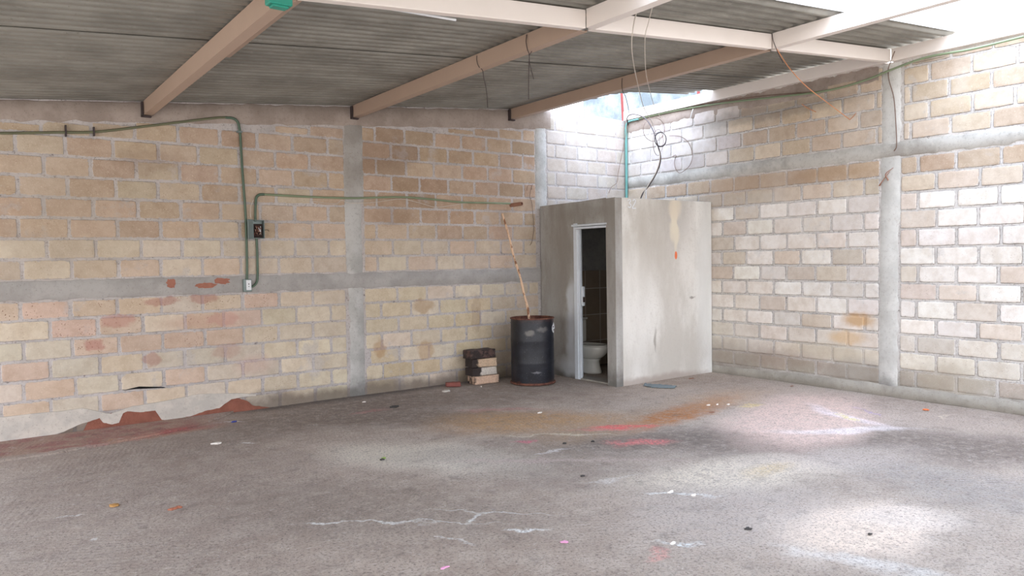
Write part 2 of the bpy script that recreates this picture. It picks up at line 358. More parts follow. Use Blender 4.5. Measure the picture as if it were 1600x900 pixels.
# ---- others
def sheet_mat():
    g = G('galvanised_roof_sheet')
    n = g.noise(2, 5); n2 = g.noise(45, 4, .7); n3 = g.noise(18, 5, .75, stretch=(.35, 1, 1))
    col = g.mix(g.step(n, .3, .7), lin((124, 121, 113)), lin((150, 147, 138)))
    col = g.mix(g.mul(g.step(n3, .58, .7), .3), col, lin((178, 174, 160)))
    col = g.mix(g.mul(g.step(n2, .6, .72), .4), col, lin((96, 82, 68)))
    return g.fin(col, .5, g.bump(n2, .12, .002), .3)
M_sheet = sheet_mat()
M_beam = simple('shaded_painted_steel', (176, 152, 134), .5, 0, .08, 3, .15)  # rafter steel toned darker for the shade under the sheets
M_beamw = simple('lit_painted_steel', (236, 226, 218), .45, 0, .05, 3, .12)  # same steel toned paler for lengths that catch the daylight
M_green = simple('green_painted_conduit', (78, 98, 80), .45, 0, .25, 5, .2)
M_green2 = simple('olive_painted_conduit', (104, 106, 80), .5, 0, .25, 5, .2)
M_greenl = simple('pale_green_conduit', (128, 142, 112), .45, 0, .2, 6, .2)
M_teal = simple('teal_conduit_pipe', (104, 160, 154), .4, 0, .15, 6, .2)
M_tealbox = simple('teal_plastic', (40, 138, 118), .4, 0, .1, 6, .1)
M_white = simple('white_paint', (226, 228, 230), .5, 0, .08, 7, .2)
M_whiteg = simple('white_worn_frame_paint', (214, 220, 226), .5, 0, .12, 14, .3)
M_cer = simple('white_ceramic', (226, 224, 216), .12, 0, .02, 3, .0)
M_cable = simple('dark_cable', (62, 50, 50), .6)
M_cablel = simple('pale_cable', (206, 196, 184), .6)
M_cableb = simple('brown_cable', (120, 96, 82), .6)
M_rope = simple('orange_cord_fibre', (206, 140, 96), .8)
M_steel = simple('grey_box_steel', (120, 132, 130), .45, .3, .15, 20)
M_dark = simple('dark_interior', (52, 36, 32), .8)
M_copper = simple('copper_wire', (190, 150, 130), .5)
M_redsteel = simple('red_oxide_steel', (130, 52, 50), .6, 0, .3, 10, .3)
M_clay = simple('brown_clay_pipe', (150, 108, 88), .7, 0, .2, 12, .3)
M_redbrick = simple('dark_red_brick', (128, 74, 66), .9, 0, .35, 16, .7, .006)
def stick_mat():
    g = G('peeled_pole_wood'); n = g.noise(9, 4, .7, stretch=(1, 1, .3))
    col = g.mix(g.step(n, .5, .56), lin((226, 190, 158)), lin((136, 92, 64)))
    return g.fin(col, .75, g.bump(g.noise(30, 4), .4, .004))
M_stick = stick_mat()
def drum_mat():
    g = G('scuffed_black_drum_paint'); x, y, z = g.sep(); v = g.warp(16, .09, 5)
    n = g.noise(7, 6, .7); n2 = g.noise(60, 4, .75)
    col = g.mix(g.step(n, .35, .7), lin((17, 19, 27)), lin((34, 36, 45)))
    col = g.mix(g.mul(g.step(n2, .62, .70), .5), col, lin((150, 146, 144)))
    rz = g.math('ADD', z, g.mul(n, .18))
    rust = g.math('MAXIMUM', g.step(rz, .90, 1.0), g.step(rz, .145, .10))
    col = g.mix(g.mul(rust, .75), col, g.mix(n2, lin((70, 38, 32)), lin((112, 70, 56))))
    def B(px, py, r, colr, st):
        nonlocal col
        p = DR(px, py); col = g.mix(g.mul(g.blob(v, p, r, (0, 0, -YAW), .5), st), col, lin(colr))
    B(827, 521, (.055, .2, .035), (126, 122, 116), .7)
    B(848, 515, (.07, .2, .03), (112, 108, 106), .6)
    B(838, 582, (.06, .2, .012), (128, 128, 132), .7)
    return g.fin(col, .42, g.bump(g.math('ADD', n2, n), .25, .004), 0.)
DRUM = Vector((6.02, 7.70, 0)); DR_R, DR_H = .285, .87
def DR(px, py):          # point of the drum's skin seen in the photo
    d = ray(px, py); o = Vector((0, 0, EYE)); ox, oy = o.x - DRUM.x, o.y - DRUM.y
    a = d.x ** 2 + d.y ** 2; b = 2 * (ox * d.x + oy * d.y); c = ox * ox + oy * oy - DR_R ** 2
    t = (-b - math.sqrt(max(0, b * b - 4 * a * c))) / (2 * a); return o + d * t
M_drum = drum_mat()
def rust_mat():
    g = G('rusty_steel'); n = g.noise(14, 6, .7)
    return g.fin(g.mix(g.step(n, .35, .65), lin((78, 42, 34)), lin((128, 84, 66))), .8, g.bump(g.noise(50, 4), .5, .004))
M_rust = rust_mat()
def block_mat(name, base, soot, zc=None, hi=.55):
    g = G(name); n = g.noise(9, 5, .7); n2 = g.noise(50, 4, .7)
    col = g.mix(g.step(n2, .35, .7), lin(base), lin(tuple(v * .86 for v in base)))
    col = g.mix(g.step(g.vor(34), .16, .08), col, lin((90, 66, 50)))
    x, y, z = g.sep()
    s = g.step(g.math('ADD', x, g.mul(g.noise(8, 4, .6), .25)), soot + .12, soot + .08) if soot is not None else g.step(n, hi, hi - .1)
    col = g.mix(s, col, g.mix(n2, lin((28, 24, 24)), lin((66, 54, 50))))
    return g.fin(col, .9, g.bump(g.math('ADD', n2, n), .6, .008))
def tile_mat():
    g = G('bathroom_wall_tile'); x, y, z = g.sep()
    b = g.N('ShaderNodeTexBrick'); b.offset = 0; b.inputs['Scale'].default_value = 1; b.inputs['Brick Width'].default_value = .3; b.inputs['Row Height'].default_value = .4
    b.inputs['Mortar Size'].default_value = .006; b.inputs['Color1'].default_value = (*lin((168, 152, 134)), 1); b.inputs['Color2'].default_value = (*lin((152, 138, 122)), 1); b.inputs['Mortar'].default_value = (*lin((220, 214, 204)), 1)
    c = g.N('ShaderNodeCombineXYZ'); g.put(c.inputs[0], g.math('ADD', x, y)); g.put(c.inputs[1], g.math('ADD', z, .02)); g.put(b.inputs['Vector'], c.outputs[0])
    return g.fin(g.mix(g.mul(g.noise(6, 5), .5), b.outputs[0], lin((96, 84, 74))), .25)
M_tile = tile_mat()
M_dim = cement('unpainted_inner_render', (140, 140, 140), (156, 156, 154), (90, 88, 86), foot=False)

# ================================================================== SETTING
# floor
bm = bmesh.new()
nx, ny = 90, 90; vs = {}
for i in range(nx + 1):
    for j in range(ny + 1):
        x = -4 + 13.5 * i / nx; y = -3 + 11.5 * j / ny
        vs[i, j] = bm.verts.new((x, y, .006 * (mnoise.noise(Vector((x * .8, y * .8, 3))))))
for i in range(nx):
    for j in range(ny): bm.faces.new((vs[i, j], vs[i + 1, j], vs[i + 1, j + 1], vs[i, j + 1]))
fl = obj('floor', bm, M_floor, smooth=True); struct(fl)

# masonry: a mortar slab with every block standing a few millimetres proud, one mesh per wall
def masonry(name, plane, u_rng, top, rows, tone, mat, thick=.14):
    """plane='L' : wall along x at y=YW ; 'R' : wall along y at x=XW. rows: list of (z0, z1, [joint positions])"""
    def P(u, z, d): return (u, YW - d, z) if plane == 'L' else (XW - d, u, z)
    verts, faces, edge, tn = [], [], [], []
    def V(p, e): verts.append(p); edge.append(e); return len(verts) - 1
    # slab, front face diced so that the mortar can be uneven
    n = 60
    for k in range(n):
        a = u_rng[0] + (u_rng[1] - u_rng[0]) * k / n; b = u_rng[0] + (u_rng[1] - u_rng[0]) * (k + 1) / n
        q = [V(P(a, -.05, 0), 0), V(P(b, -.05, 0), 0), V(P(b, top(b), 0), 0), V(P(a, top(a), 0), 0)]
        w = [V(P(a, -.05, -thick), 0), V(P(b, -.05, -thick), 0), V(P(b, top(b), -thick), 0), V(P(a, top(a), -thick), 0)]
        faces += [q, w[::-1], [q[3], q[2], w[2], w[3]]]; tn += [(.4, .38, .36, 0)] * 3
    for (u0, u1) in ((u_rng[0], 0), (u_rng[1], 0)):
        q = [V(P(u0, -.05, 0), 0), V(P(u0, top(u0), 0), 0), V(P(u0, top(u0), -thick), 0), V(P(u0, -.05, -thick), 0)]
        faces.append(q); tn.append((.4, .38, .36, 0))
    for (z0, z1, segs) in rows:
        for (a, b) in segs:
            t1 = min(z1, top((a + b) / 2) - .03)
            if t1 - z0 < .05: continue
            m_ = .009 + random.uniform(-.003, .004)
            a_, b_, c_, d_ = a + m_, b - m_, z0 + m_ * .8, t1 - m_ * .8
            if b_ - a_ < .04: continue
            tilt = random.uniform(-.004, .004); hgt = (.0055 if plane == 'L' else .010) + random.uniform(-.003, .003)
            def ring(ins, dep, e, jit, nu=8, nv=4):
                pts = []
                A, B, Cc, D = a_ + ins, b_ - ins, c_ + ins, d_ - ins; rc = .004
                for i in range(nu): pts.append((A + (B - A) * i / nu, Cc + tilt * (i / nu - .5)))
                for i in range(nv): pts.append((B, Cc + (D - Cc) * i / nv))
                for i in range(nu): pts.append((B + (A - B) * i / nu, D + tilt * (.5 - i / nu)))
                for i in range(nv): pts.append((A, D + (Cc - D) * i / nv))
                for k in (0, nu, nu + nv, 2 * nu + nv):
                    u, z = pts[k]; pts[k] = (u + (rc if u < (A + B) / 2 else -rc), z + (rc if z < (Cc + D) / 2 else -rc))
                return [V(P(u + random.uniform(-jit, jit), z + random.uniform(-jit, jit), dep), e) for u, z in pts]
            R0 = ring(0, -.001, 0., .003); R1 = ring(.008, hgt * .8, .6, .0025); R2 = ring(.022, hgt, 1., .001)
            k = len(R0); t = tone((a + b) / 2, (z0 + z1) / 2)
            for X, Y in ((R0, R1), (R1, R2)):
                for i in range(k): faces.append([X[i], X[(i + 1) % k], Y[(i + 1) % k], Y[i]]); tn.append(t)
            faces.append(R2); tn.append(t)
    me = bpy.data.meshes.new(name); me.from_pydata(verts, [], faces); me.update()
    at = me.attributes.new('edge', 'FLOAT', 'POINT'); at.data.foreach_set('value', edge)
    tt = me.attributes.new('tone', 'FLOAT_COLOR', 'FACE'); tt.data.foreach_set('color', [c for q in tn for c in q])
    me.validate()
    return struct(link(name, me, mat))
def segs(u0, u1, phase, mod, jit=.012):
    """joint pairs between u0 and u1, joints at phase + k*mod"""
    k = math.floor((u0 - phase) / mod); js = [u0]
    while True:
        k += 1; j = phase + k * mod + random.uniform(-jit, jit)
        if j >= u1 - .05: break
        if j > u0 + .05: js.append(j)
    js.append(u1)
    return list(zip(js, js[1:]))
def jitter(c, a):
    d = random.uniform(-a, a); return [max(0, min(255, v + d + random.uniform(-a, a) * .25)) for v in c]
def mute(c, k=.66, up=4):
    m_ = sum(c) / 3; return [min(255, m_ + (v - m_) * k + up) for v in c]
def toneL(u, z):
    por = random.choice((0, .1, .3))
    if z < 1.32:
        if u < 2.7: c = random.choice(((216, 192, 162), (214, 182, 152), (206, 190, 166), (212, 176, 150))); por = random.choice((0, .2, .8, 1)) if z > .7 else .1
        elif u < 3.75: c = (216, 198, 166); por = .3
        elif u < 6.0: c = random.choice(((214, 194, 156), (210, 186, 142), (216, 198, 170))); por = .3
        else: c = (206, 184, 156)
    elif z < 2.0: c = random.choice(((208, 180, 150), (204, 182, 156), (210, 190, 162)))
    else: c = random.choice(((200, 168, 136), (194, 160, 130), (204, 174, 144), (198, 172, 142)))
    if u > 4 and z > 2.2: c = random.choice(((192, 156, 122), (196, 162, 130), (184, 148, 116)))
    if u > 6.85: c = (196, 182, 168)
    return (*lin(jitter(mute(c), 7)), por)
def toneR(u, z):
    por = random.choice((0, .1, .25))
    if z > 2.88: c = random.choice(((206, 184, 156), (200, 176, 146), (212, 190, 162), (196, 172, 146)))
    if z > 2.88 and u > 6.4: c = random.choice(((200, 190, 184), (206, 196, 188), (192, 184, 180)))
    elif z > 2.88: pass
    elif z > 2.5: c = random.choice(((196, 170, 142), (190, 162, 132)))
    elif z > 2.3: c = random.choice(((214, 194, 170), (204, 184, 160)))
    elif z > .75:
        c = random.choice(((228, 218, 206), (224, 212, 198), (216, 206, 196), (206, 190, 172), (212, 194, 172), (230, 222, 212)))
        if u < 4.1: c = random.choice(((232, 224, 212), (234, 226, 216), (220, 204, 186)))
    else: c = random.choice(((220, 208, 192), (212, 200, 184), (196, 184, 170))); por = .35
    if z < .34: c = random.choice(((190, 176, 158), (180, 168, 152)))
    c = mute(c, .72, 4); return (*lin(jitter(c, 6)), por)
rowsL = []
def band(x): return 2.97 + .078 * x
zs = [-.02, .17, .36, .55, .745, .935, 1.13, 1.315]
oddp = [(1.06, .41), (.85, .41)]
for i in range(len(zs) - 1):
    k = len(zs) - 2 - i                       # 0 = just under the ring
    ph = .845 if k % 2 == 0 else 1.06
    s_ = segs(-2, 3.72, ph, .409) + segs(3.95, 6.70, (3.98 + .21 if k % 2 else 4.0), .42)
    rowsL.append((zs[i], zs[i + 1], s_))
for k in range(11):
    z0, z1 = 1.51 + .2 * k, 1.71 + .2 * k
    ph = 1.065 if k % 2 else .855
    if k == 0: ph = 1.06; 
    ph2 = 4.15 if k % 2 == 0 else 4.35
    s_ = segs(-2, 3.74, (.855 if k % 2 == 0 else 1.065), .409) + segs(3.96, 6.67, ph2, .418) + segs(6.87, 8.49, 7.05 + .2 * (k % 2), .41)
    out = []
    for a, b in s_:
        if a > 6.8 or z1 < band((a + b) / 2) + .02: out.append((a, b))
    rowsL.append((z0, z1, out))
    part_ = [(a, b) for a, b in s_ if (a, b) not in out and band((a + b) / 2) - z0 > .07]
    for a, b in part_: rowsL.append((z0, band((a + b) / 2), [(a, b)]))
wl = masonry('wall_left', 'L', (-2, 8.62), lambda u: rtop(u) + .004 if u < 7.0 else 3.80 + .02 * mnoise.noise(Vector((u * 4, 0, 0))), rowsL, toneL, M_left)

rowsR = []
zr = [.14, .33, .53, .73, .915, 1.12, 1.31, 1.51, 1.71, 1.915, 2.12, 2.32, 2.52, 2.72]
for i in range(len(zr) - 1):
    k = i % 2
    rowsR.append((zr[i], zr[i + 1], segs(-3, 4.12, 3.52 + .2 * k, .41) + segs(4.34, 8.38, 4.73 + .2 * k, .405)))
for k in range(5):
    z0 = 2.90 + .2 * k
    rowsR.append((z0, z0 + .2, segs(-3, 4.09, 3.6 + .2 * (k % 2), .41) + segs(4.31, 8.38, 4.8 + .2 * (k % 2), .41)))
wr_ = masonry('wall_right', 'R', (-3, 8.4), lambda u: 3.795, rowsR, toneR, M_right)

# ragged cement members cast into the walls
def ragged_strip(name, plane, a0, a1, lo, hi, dep, mat, horiz, jit=.02, n=90):
    """horiz: runs along the wall from a0 to a1 between heights lo(u)..hi(u); else a vertical strip a0..a1 in height with sides lo(z)..hi(z)"""
    bm = bmesh.new()
    def P(u, z, d): return Vector((u, YW - d, z)) if plane == 'L' else Vector((XW - d, u, z))
    A, B = [], []
    for i in range(n + 1):
        t = a0 + (a1 - a0) * i / n
        l = lo(t) + jit * (mnoise.noise(Vector((t * 7, 1, 2))) + .6 * mnoise.noise(Vector((t * 24, 5, 2)))); h = hi(t) + jit * (mnoise.noise(Vector((t * 7, 9, 2))) + .6 * mnoise.noise(Vector((t * 24, 13, 2))))
        m1, m2 = l + (h - l) * .08, l + (h - l) * .92
        row = [(l, -.003), (m1, dep), ((l + h) / 2, dep + .004 * mnoise.noise(Vector((t * 3, 3, 3)))), (m2, dep), (h, -.003)]
        A.append([bm.verts.new(P(t, q, d) if horiz else P(q, t, d)) for q, d in row])
    for r1, r2 in zip(A, A[1:]):
        for k in range(4): bm.faces.new((r1[k], r2[k], r2[k + 1], r1[k + 1]))
    return struct(obj(name, bm, mat, smooth=True))
ragged_strip('trim_1', 'L', 0, 3.35, lambda z: 3.735 + .02 * math.sin(z * 2), lambda z: 3.965 - (.02 if z < 2.4 else -.02), .009, M_conc, False)
ragged_strip('trim_2', 'L', 2.36, 3.72, lambda z: 6.66, lambda z: 6.87, .010, M_conc, False)
ragged_strip('trim_3', 'L', -2, 6.75, lambda u: 1.315, lambda u: 1.51, .013, M_ringL, True, n=160)
ragged_strip('trim_4', 'L', -2, 6.95, lambda u: band(u) + .01, lambda u: rtop(u) - .006, .018, M_bandL, True, n=140)
ragged_strip('trim_5', 'R', 0, 3.78, lambda z: 4.11 + .02 * (z < 2), lambda z: 4.34 - .01 * z + .02, .009, M_concR, False)
ragged_strip('trim_6', 'R', -3, 8.38, lambda u: 2.725, lambda u: 2.895, .012, M_ringR, True, jit=.03, n=160)
ragged_strip('baseboard_right', 'R', -3, 6.74, lambda u: -.01, lambda u: .135 - .02 * max(0, u - 5), .014, M_skirtR, True, jit=.02, n=120)

ragged_strip('trim_11', 'R', 4.36, 8.38, lambda u: 3.60 + .02 * math.sin(u * 2), lambda u: 3.79, .012, M_bandL, True, jit=.03, n=120)

# ceiling: corrugated sheets laid along x, lapping every 0.8 m across
def roof_sheets():
    bm = bmesh.new(); pitch = .115; amp = .019
    def sheet(x0, x1, ya, yb, lift, slant=0):
        n = max(6, int((yb - ya) / pitch * 18)); rows = []
        xs = [x0 + (x1 - x0) * k / 8 for k in range(9)]
        for j in range(n + 1):
            y = ya + (yb - ya) * j / n
            z = amp * math.tanh(2.6 * math.sin(2 * math.pi * y / pitch)) / math.tanh(2.6)
            rows.append([bm.verts.new((x + (slant * (y - ya) / (yb - ya) if x == xs[-1] else 0), y, rtop(x) + amp + lift + z + .004 * mnoise.noise(Vector((x * .8, y * 2, 1))))) for x in xs])
        for a, b in zip(rows, rows[1:]):
            for k in range(8): bm.faces.new((a[k], b[k], b[k + 1], a[k + 1]))
    # (x end, ragged slant, near y, far y); the corner bay lacks its last sheets
    for k, (xe, sl, ya, yb) in enumerate(((7.0, -.25, 7.95, 8.70), (7.15, -.35, 7.45, 8.0), (7.28, -.3, 6.95, 7.5), (8.30, .0, 6.62, 7.0), (8.62, .0, 5.85, 6.67), (8.62, .0, 5.05, 5.9), (8.62, .0, 4.25, 5.1), (8.62, .0, 3.57, 4.3))):
        sheet(-3, xe, ya, yb, .006 if k % 2 else 0, sl)
    # added unseen sheets that cut the sky light: left side closed, near half covered
    for k in range(3): sheet(-3, 3.7, 1.55 + .7 * k, 2.3 + .7 * k, .006 * (k % 2))
    sheet(-3, 8.62, -1.2, 2.25, .006)
    o = obj('ceiling', bm, M_sheet, smooth=True)
    md = o.modifiers.new('thickness', 'SOLIDIFY'); md.thickness = .0015; md.offset = 1
    return struct(o)
roof_sheets()

# booth in the corner (bathroom): polygon footprint, walls 12 cm thick
FL, FR, FH = Vector((6.60, 6.72, 0)), Vector((8.49, 6.72, 0)), 2.40
BKL = Vector((6.73, 8.39, 0)); DY0, DY1, DH = 6.90, 7.56, 2.08     # door opening along the side wall
def sx(y): return 6.60 + (y - 6.72) * .13 / 1.67
booth = []
bm = bmesh.new()
def side_piece(bm, ya, yb, za, zb, t=.12):
    ys = [ya + (yb - ya) * k / 6 for k in range(7)]
    add_prism(bm, [(sx(ya), ya, za), (sx(yb), yb, za), (sx(yb), yb, zb), (sx(ya), ya, zb)], (t, 0, 0))
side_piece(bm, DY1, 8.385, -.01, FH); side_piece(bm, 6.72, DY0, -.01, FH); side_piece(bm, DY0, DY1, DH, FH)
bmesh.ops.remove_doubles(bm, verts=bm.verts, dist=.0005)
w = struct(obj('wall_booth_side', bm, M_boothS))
bv = w.modifiers.new('b', 'BEVEL'); bv.width = .008; bv.segments = 2; bv.limit_method = 'ANGLE'
bm = bmesh.new(); add_box(bm, (6.722, 6.722, -.01), (8.485, 6.84, FH + .002), .01, seg=2)
w = struct(obj('wall_booth_front', bm, M_booth))
bm = bmesh.new(); add_prism(bm, [(6.74, 6.845, FH - .02), (8.48, 6.845, FH - .02), (8.48, 8.385, FH - .02), (6.865, 8.385, FH - .02)], (0, 0, -.09)); struct(obj('ceiling_booth', bm, M_dim))
# inner linings: tiled lower zone, plain render above
bm = bmesh.new(); add_box(bm, (8.455, 6.85, 0), (8.475, 8.37, 1.45), .002); add_box(bm, (6.88, 8.345, 0), (8.45, 8.372, 1.45), .002); struct(obj('wall_booth_tiles', bm, M_tile))
bm = bmesh.new(); add_box(bm, (8.46, 6.85, 1.452), (8.475, 8.37, 2.285), .002); add_box(bm, (6.88, 8.352, 1.452), (8.455, 8.372, 2.285), .002); struct(obj('wall_booth_lining', bm, M_dim))
bm = bmesh.new(); add_box(bm, (6.66, DY0 + .01, 0), (6.9, DY1 - .01, .02), .005); struct(obj('trim_7', bm, M_skirtR))
# white metal door: frame (structure) with the leaf swung right back inside
dr = bpy.data.objects.new('door_1', None); C.objects.link(dr); dr.location = (6.66, 7.5, 0); struct(dr)
bm = bmesh.new()
xj = sx(7.5)
add_box(bm, (xj - .012, 7.50, .0), (xj + .06, 7.575, 2.11), .004); add_box(bm, (xj - .002, 7.47, .0), (xj + .04, 7.502, 2.07), .003)
obj('door_frame', bm, M_whiteg, dr)
bm = bmesh.new(); add_box(bm, (sx(6.9) - .003, 6.885, 2.065), (sx(6.9) + .11, 7.575, 2.092), .004); add_box(bm, (sx(6.9) + .0, 6.895, 2.03), (sx(6.9) + .04, 7.5, 2.057), .003); obj('door_head', bm, M_whiteg, dr)
bm = bmesh.new(); add_box(bm, (sx(6.9) + .05, 6.885, .0), (sx(6.9) + .11, 6.90, 2.05), .003); obj('door_frame', bm, M_boothS, dr)
dirv = Vector((.665, .747, 0)); nrm = Vector((-.747, .665, 0)); hp = Vector((xj + .135, 7.565, 0))
Mx = Matrix((( dirv.x, nrm.x, 0, hp.x), (dirv.y, nrm.y, 0, hp.y), (0, 0, 1, 0), (0, 0, 0, 1)))
bm = bmesh.new(); add_box(bm, (.02, 0, .015), (.60, .035, 2.03), .003, Mx); leaf = obj('door_leaf', bm, M_whiteg, dr)
bm = bmesh.new(); add_box(bm, (xj + .01, 7.425, 1.0), (xj + .05, 7.458, 1.26), .003); lp = obj('latch_plate', bm, M_whiteg, dr)
bm = bmesh.new(); add_box(bm, (xj + .015, 7.412, 1.05), (xj + .045, 7.428, 1.12), .003); k_ = obj('latch_bolt', bm, M_dark, lp); k_.matrix_parent_inverse = Matrix.Translation((-xj - .0, -7.5, 0)) if False else lp.matrix_world.inverted()

# neighbouring wall seen over the top, through the missing sheets
a = atY(924, 180, 10.6); b = atY(1099, 160, 10.6)
bm = bmesh.new(); add_box(bm, (a.x, 10.6, 0), (b.x, 10.85, 7), .02)
tag(obj('neighbouring_wall', bm, M_neigh), 'weathered grey outside wall seen through the gap in the roof above the corner', 'wall')

# ================================================================== STEEL ROOF FRAME
def cchannel(bm, p0, p1, h, w, side, t=.004, lip=.018):
    """box-like C section running p0->p1 (bottom centre), open away from `side`"""
    p0 = Vector(p0); p1 = Vector(p1); d = (p1 - p0).normalized(); s = Vector((0, 0, 1)).cross(d).normalized() * side; up = Vector((0, 0, 1))
    prof = [(0, 0), (w, 0), (w, lip), (w - t, lip), (w - t, t), (t, t), (t, h - t), (w - t, h - t), (w - t, h - lip), (w, h - lip), (w, h), (0, h)]
    A = [bm.verts.new(p0 - s * x + up * y) for x, y in prof]; B = [bm.verts.new(p1 - s * x + up * y) for x, y in prof]; n = len(A)
    for i in range(n): bm.faces.new((A[i], A[(i + 1) % n], B[(i + 1) % n], B[i]))
    bm.faces.new(A[::-1]); bm.faces.new(B)
BY0, BY1 = 4.20, 4.27
def rafter(x, y0, y1, label, mat):
    bm = bmesh.new(); z = rbot(x + .04) ; cchannel(bm, (x, y0, z), (x, y1, z), .14, .08, 1); return tag(obj('roof_rafter', bm, mat), label, 'roof beam', 'steel roof rafters')
# x of the rafter's left face
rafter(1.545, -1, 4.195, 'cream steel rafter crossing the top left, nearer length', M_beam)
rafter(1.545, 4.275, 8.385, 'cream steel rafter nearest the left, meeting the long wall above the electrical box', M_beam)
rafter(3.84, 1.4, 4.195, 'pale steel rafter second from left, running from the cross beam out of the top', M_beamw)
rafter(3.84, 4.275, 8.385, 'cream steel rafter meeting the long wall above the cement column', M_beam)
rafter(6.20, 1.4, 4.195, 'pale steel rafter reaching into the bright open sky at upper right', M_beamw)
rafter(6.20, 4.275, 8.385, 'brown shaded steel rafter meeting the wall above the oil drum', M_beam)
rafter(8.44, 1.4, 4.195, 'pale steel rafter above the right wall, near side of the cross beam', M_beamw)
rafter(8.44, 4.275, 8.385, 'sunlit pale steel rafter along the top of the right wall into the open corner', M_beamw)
def cross(x0, x1, label):
    bm = bmesh.new()
    p0 = Vector((x0, BY0, rbot(x0))); p1 = Vector((x1, BY0, rbot(x1)))
    d = (p1 - p0)
    add_prism(bm, [(x0, BY0, rbot(x0)), (x1, BY0, rbot(x1)), (x1, BY0, rtop(x1) - .005), (x0, BY0, rtop(x0) - .005)], (0, BY1 - BY0, 0))
    o = tag(obj('cross_beam', bm, M_beamw), label, 'roof beam', 'white cross beam lengths')
    b_ = o.modifiers.new('b', 'BEVEL'); b_.width = .006; b_.segments = 2
cross(-3, 1.545, 'pale steel cross beam length left of the first rafter')
cross(1.626, 3.84, 'pale steel cross beam length at top centre behind the white tube')
cross(3.921, 6.20, 'pale steel cross beam length between the second and third rafters')
cross(6.281, 8.44, 'pale steel cross beam length nearest the right wall')
# thin steel angle under the first rafter, near part
bm = bmesh.new(); add_box(bm, (1.655, 3.7, rbot(1.6) + .03), (1.69, 5.83, rbot(1.6) + .085), .004)
tag(obj('steel_batten', bm, M_beam), 'narrow steel batten fixed along the right side of the leftmost rafter', 'batten')
# gusset hook brackets at the wall ends
for x, lab in ((1.545, 'dark iron bracket under the wall end of the leftmost rafter'), (3.84, 'dark iron bracket under the wall end of the middle rafter'), (6.20, 'dark iron bracket under the wall end of the rafter above the drum')):
    bm = bmesh.new(); z = rbot(x + .04); add_box(bm, (x - .022, 8.33, z - .02), (x - .006, 8.38, z + .13), .002); add_box(bm, (x - .022, 8.33, z - .022), (x + .07, 8.38, z - .008), .002)
    tag(obj('rafter_bracket', bm, M_cable), lab, 'bracket', 'rafter brackets')
# red posts in the open corner
bm = bmesh.new(); p = atX(987, 178, 8.5)
def angle_post(x, y, z0, z1, lab, lean=0):
    bm = bmesh.new(); pr = [(0, 0), (.05, 0), (.05, .006), (.006, .006), (.006, .05), (0, .05)]
    A = [bm.verts.new((x + a, y - b, z0)) for a, b in pr]; B = [bm.verts.new((x + a + lean, y - b, z1)) for a, b in pr]
    for i in range(6): bm.faces.new((A[i], A[(i + 1) % 6], B[(i + 1) % 6], B[i]))
    bm.faces.new(A[::-1]); bm.faces.new(B)
    return tag(obj('steel_post', bm, M_redsteel), lab, 'post')
angle_post(8.52, 8.50, 3.80, 4.55, 'red steel post rising from the open corner of the walls', -.05)
angle_post(8.50, 6.98, 3.955, 4.4, 'short red steel post standing on the rafter at right of the roof gap')

# lamp-like teal piece and white tube at the top of the photo
p = atY(438, 3, 4.05); bm = bmesh.new()
add_box(bm, (p.x - .07, 4.02, p.z - .022), (p.x + .06, 4.10, p.z + .03), .006); add_box(bm, (p.x - .05, 4.03, p.z - .034), (p.x + .04, 4.09, p.z - .02), .004)
tag(obj('teal_fixture', bm, M_tealbox), 'small teal plastic box beside the leftmost rafter at the top edge', 'fixture')
p0 = atY(440, -8, 4.35); p1 = atY(712, 31, 4.35); mid = (p0 + p1) / 2 + Vector((0, 0, .012))
tube('white_tube', [p0, mid, p1], .010, M_white)
tag(bpy.data.objects['white_tube'], 'thin white plastic tube hanging along the far side of the cross beam', 'tube')

# ================================================================== LEFT WALL FITTINGS
Y1 = YW - .030
def L(px, py, off=0): return atY(px, py, Y1 - off)
def conduit(name, pts, r, mat, label, cat='conduit', **k):
    o = tube(name, pts, r, mat, **k); return tag(o, label, cat)
pc = thing('wall_conduit', 'long olive green conduit from the upper left wall down into the outlet box', 'conduit', L(377, 230))
tube('upper_run', [L(-60, 209), L(87, 207), L(150, 206), L(230, 197), L(330, 185), L(352, 183.5)], .0125, M_green2, pc, n=6)
tube('bend', [L(352, 183.5), L(364, 185), L(371, 190), L(374, 200), L(375.5, 212)], .0145, M_green, pc, n=5)
tube('down_run', [L(375.5, 212), L(379, 270), L(383.5, 330), L(385, 372), L(386, 410), L(386, 438)], .0135, M_green, pc, n=6)
for q in ((146, 199, 213), (102, 196, 214)):
    a, b = atY(q[0], q[1], YW - .012), atY(q[0], q[2], YW - .012)
    bm = bmesh.new(); add_box(bm, (a.x - .008, YW - .05, b.z), (a.x + .008, YW - .012, a.z), .002)
    obj('strap', bm, M_cable, pc)
bm = bmesh.new(); a = L(374, 206); add_box(bm, (a.x - .03, YW - .048, a.z - .010), (a.x + .03, YW - .012, a.z + .010), .003); cl = obj('clamp', bm, M_steel, pc); cl['label'] = 'bright metal clamp'

pc2 = thing('wall_conduit', 'green conduit rising from the switch box and running right along the wall past the column', 'conduit', L(470, 307))
tube('riser', [L(399, 346), L(399, 330), L(399.5, 318)], .0135, M_green, pc2, n=4)
tube('bend', [L(399.5, 318), L(400.5, 309), L(405, 304.5), L(413, 303.8)], .0145, M_green, pc2, n=5)
tube('long_run', [L(413, 303.8), L(470, 307), L(520, 309), L(560, 309.5), L(625, 308, .0), L(670, 311), L(720, 316), L(760, 317), L(797, 318)], .0125, M_greenl, pc2, n=6)
pc3 = conduit('wall_conduit', [L(401, 372), L(402, 400), L(402.5, 430), L(401, 441), L(396, 447), L(390, 449)], .0135, M_green, 'short green conduit curving from the switch box down to the white outlet', n=6)
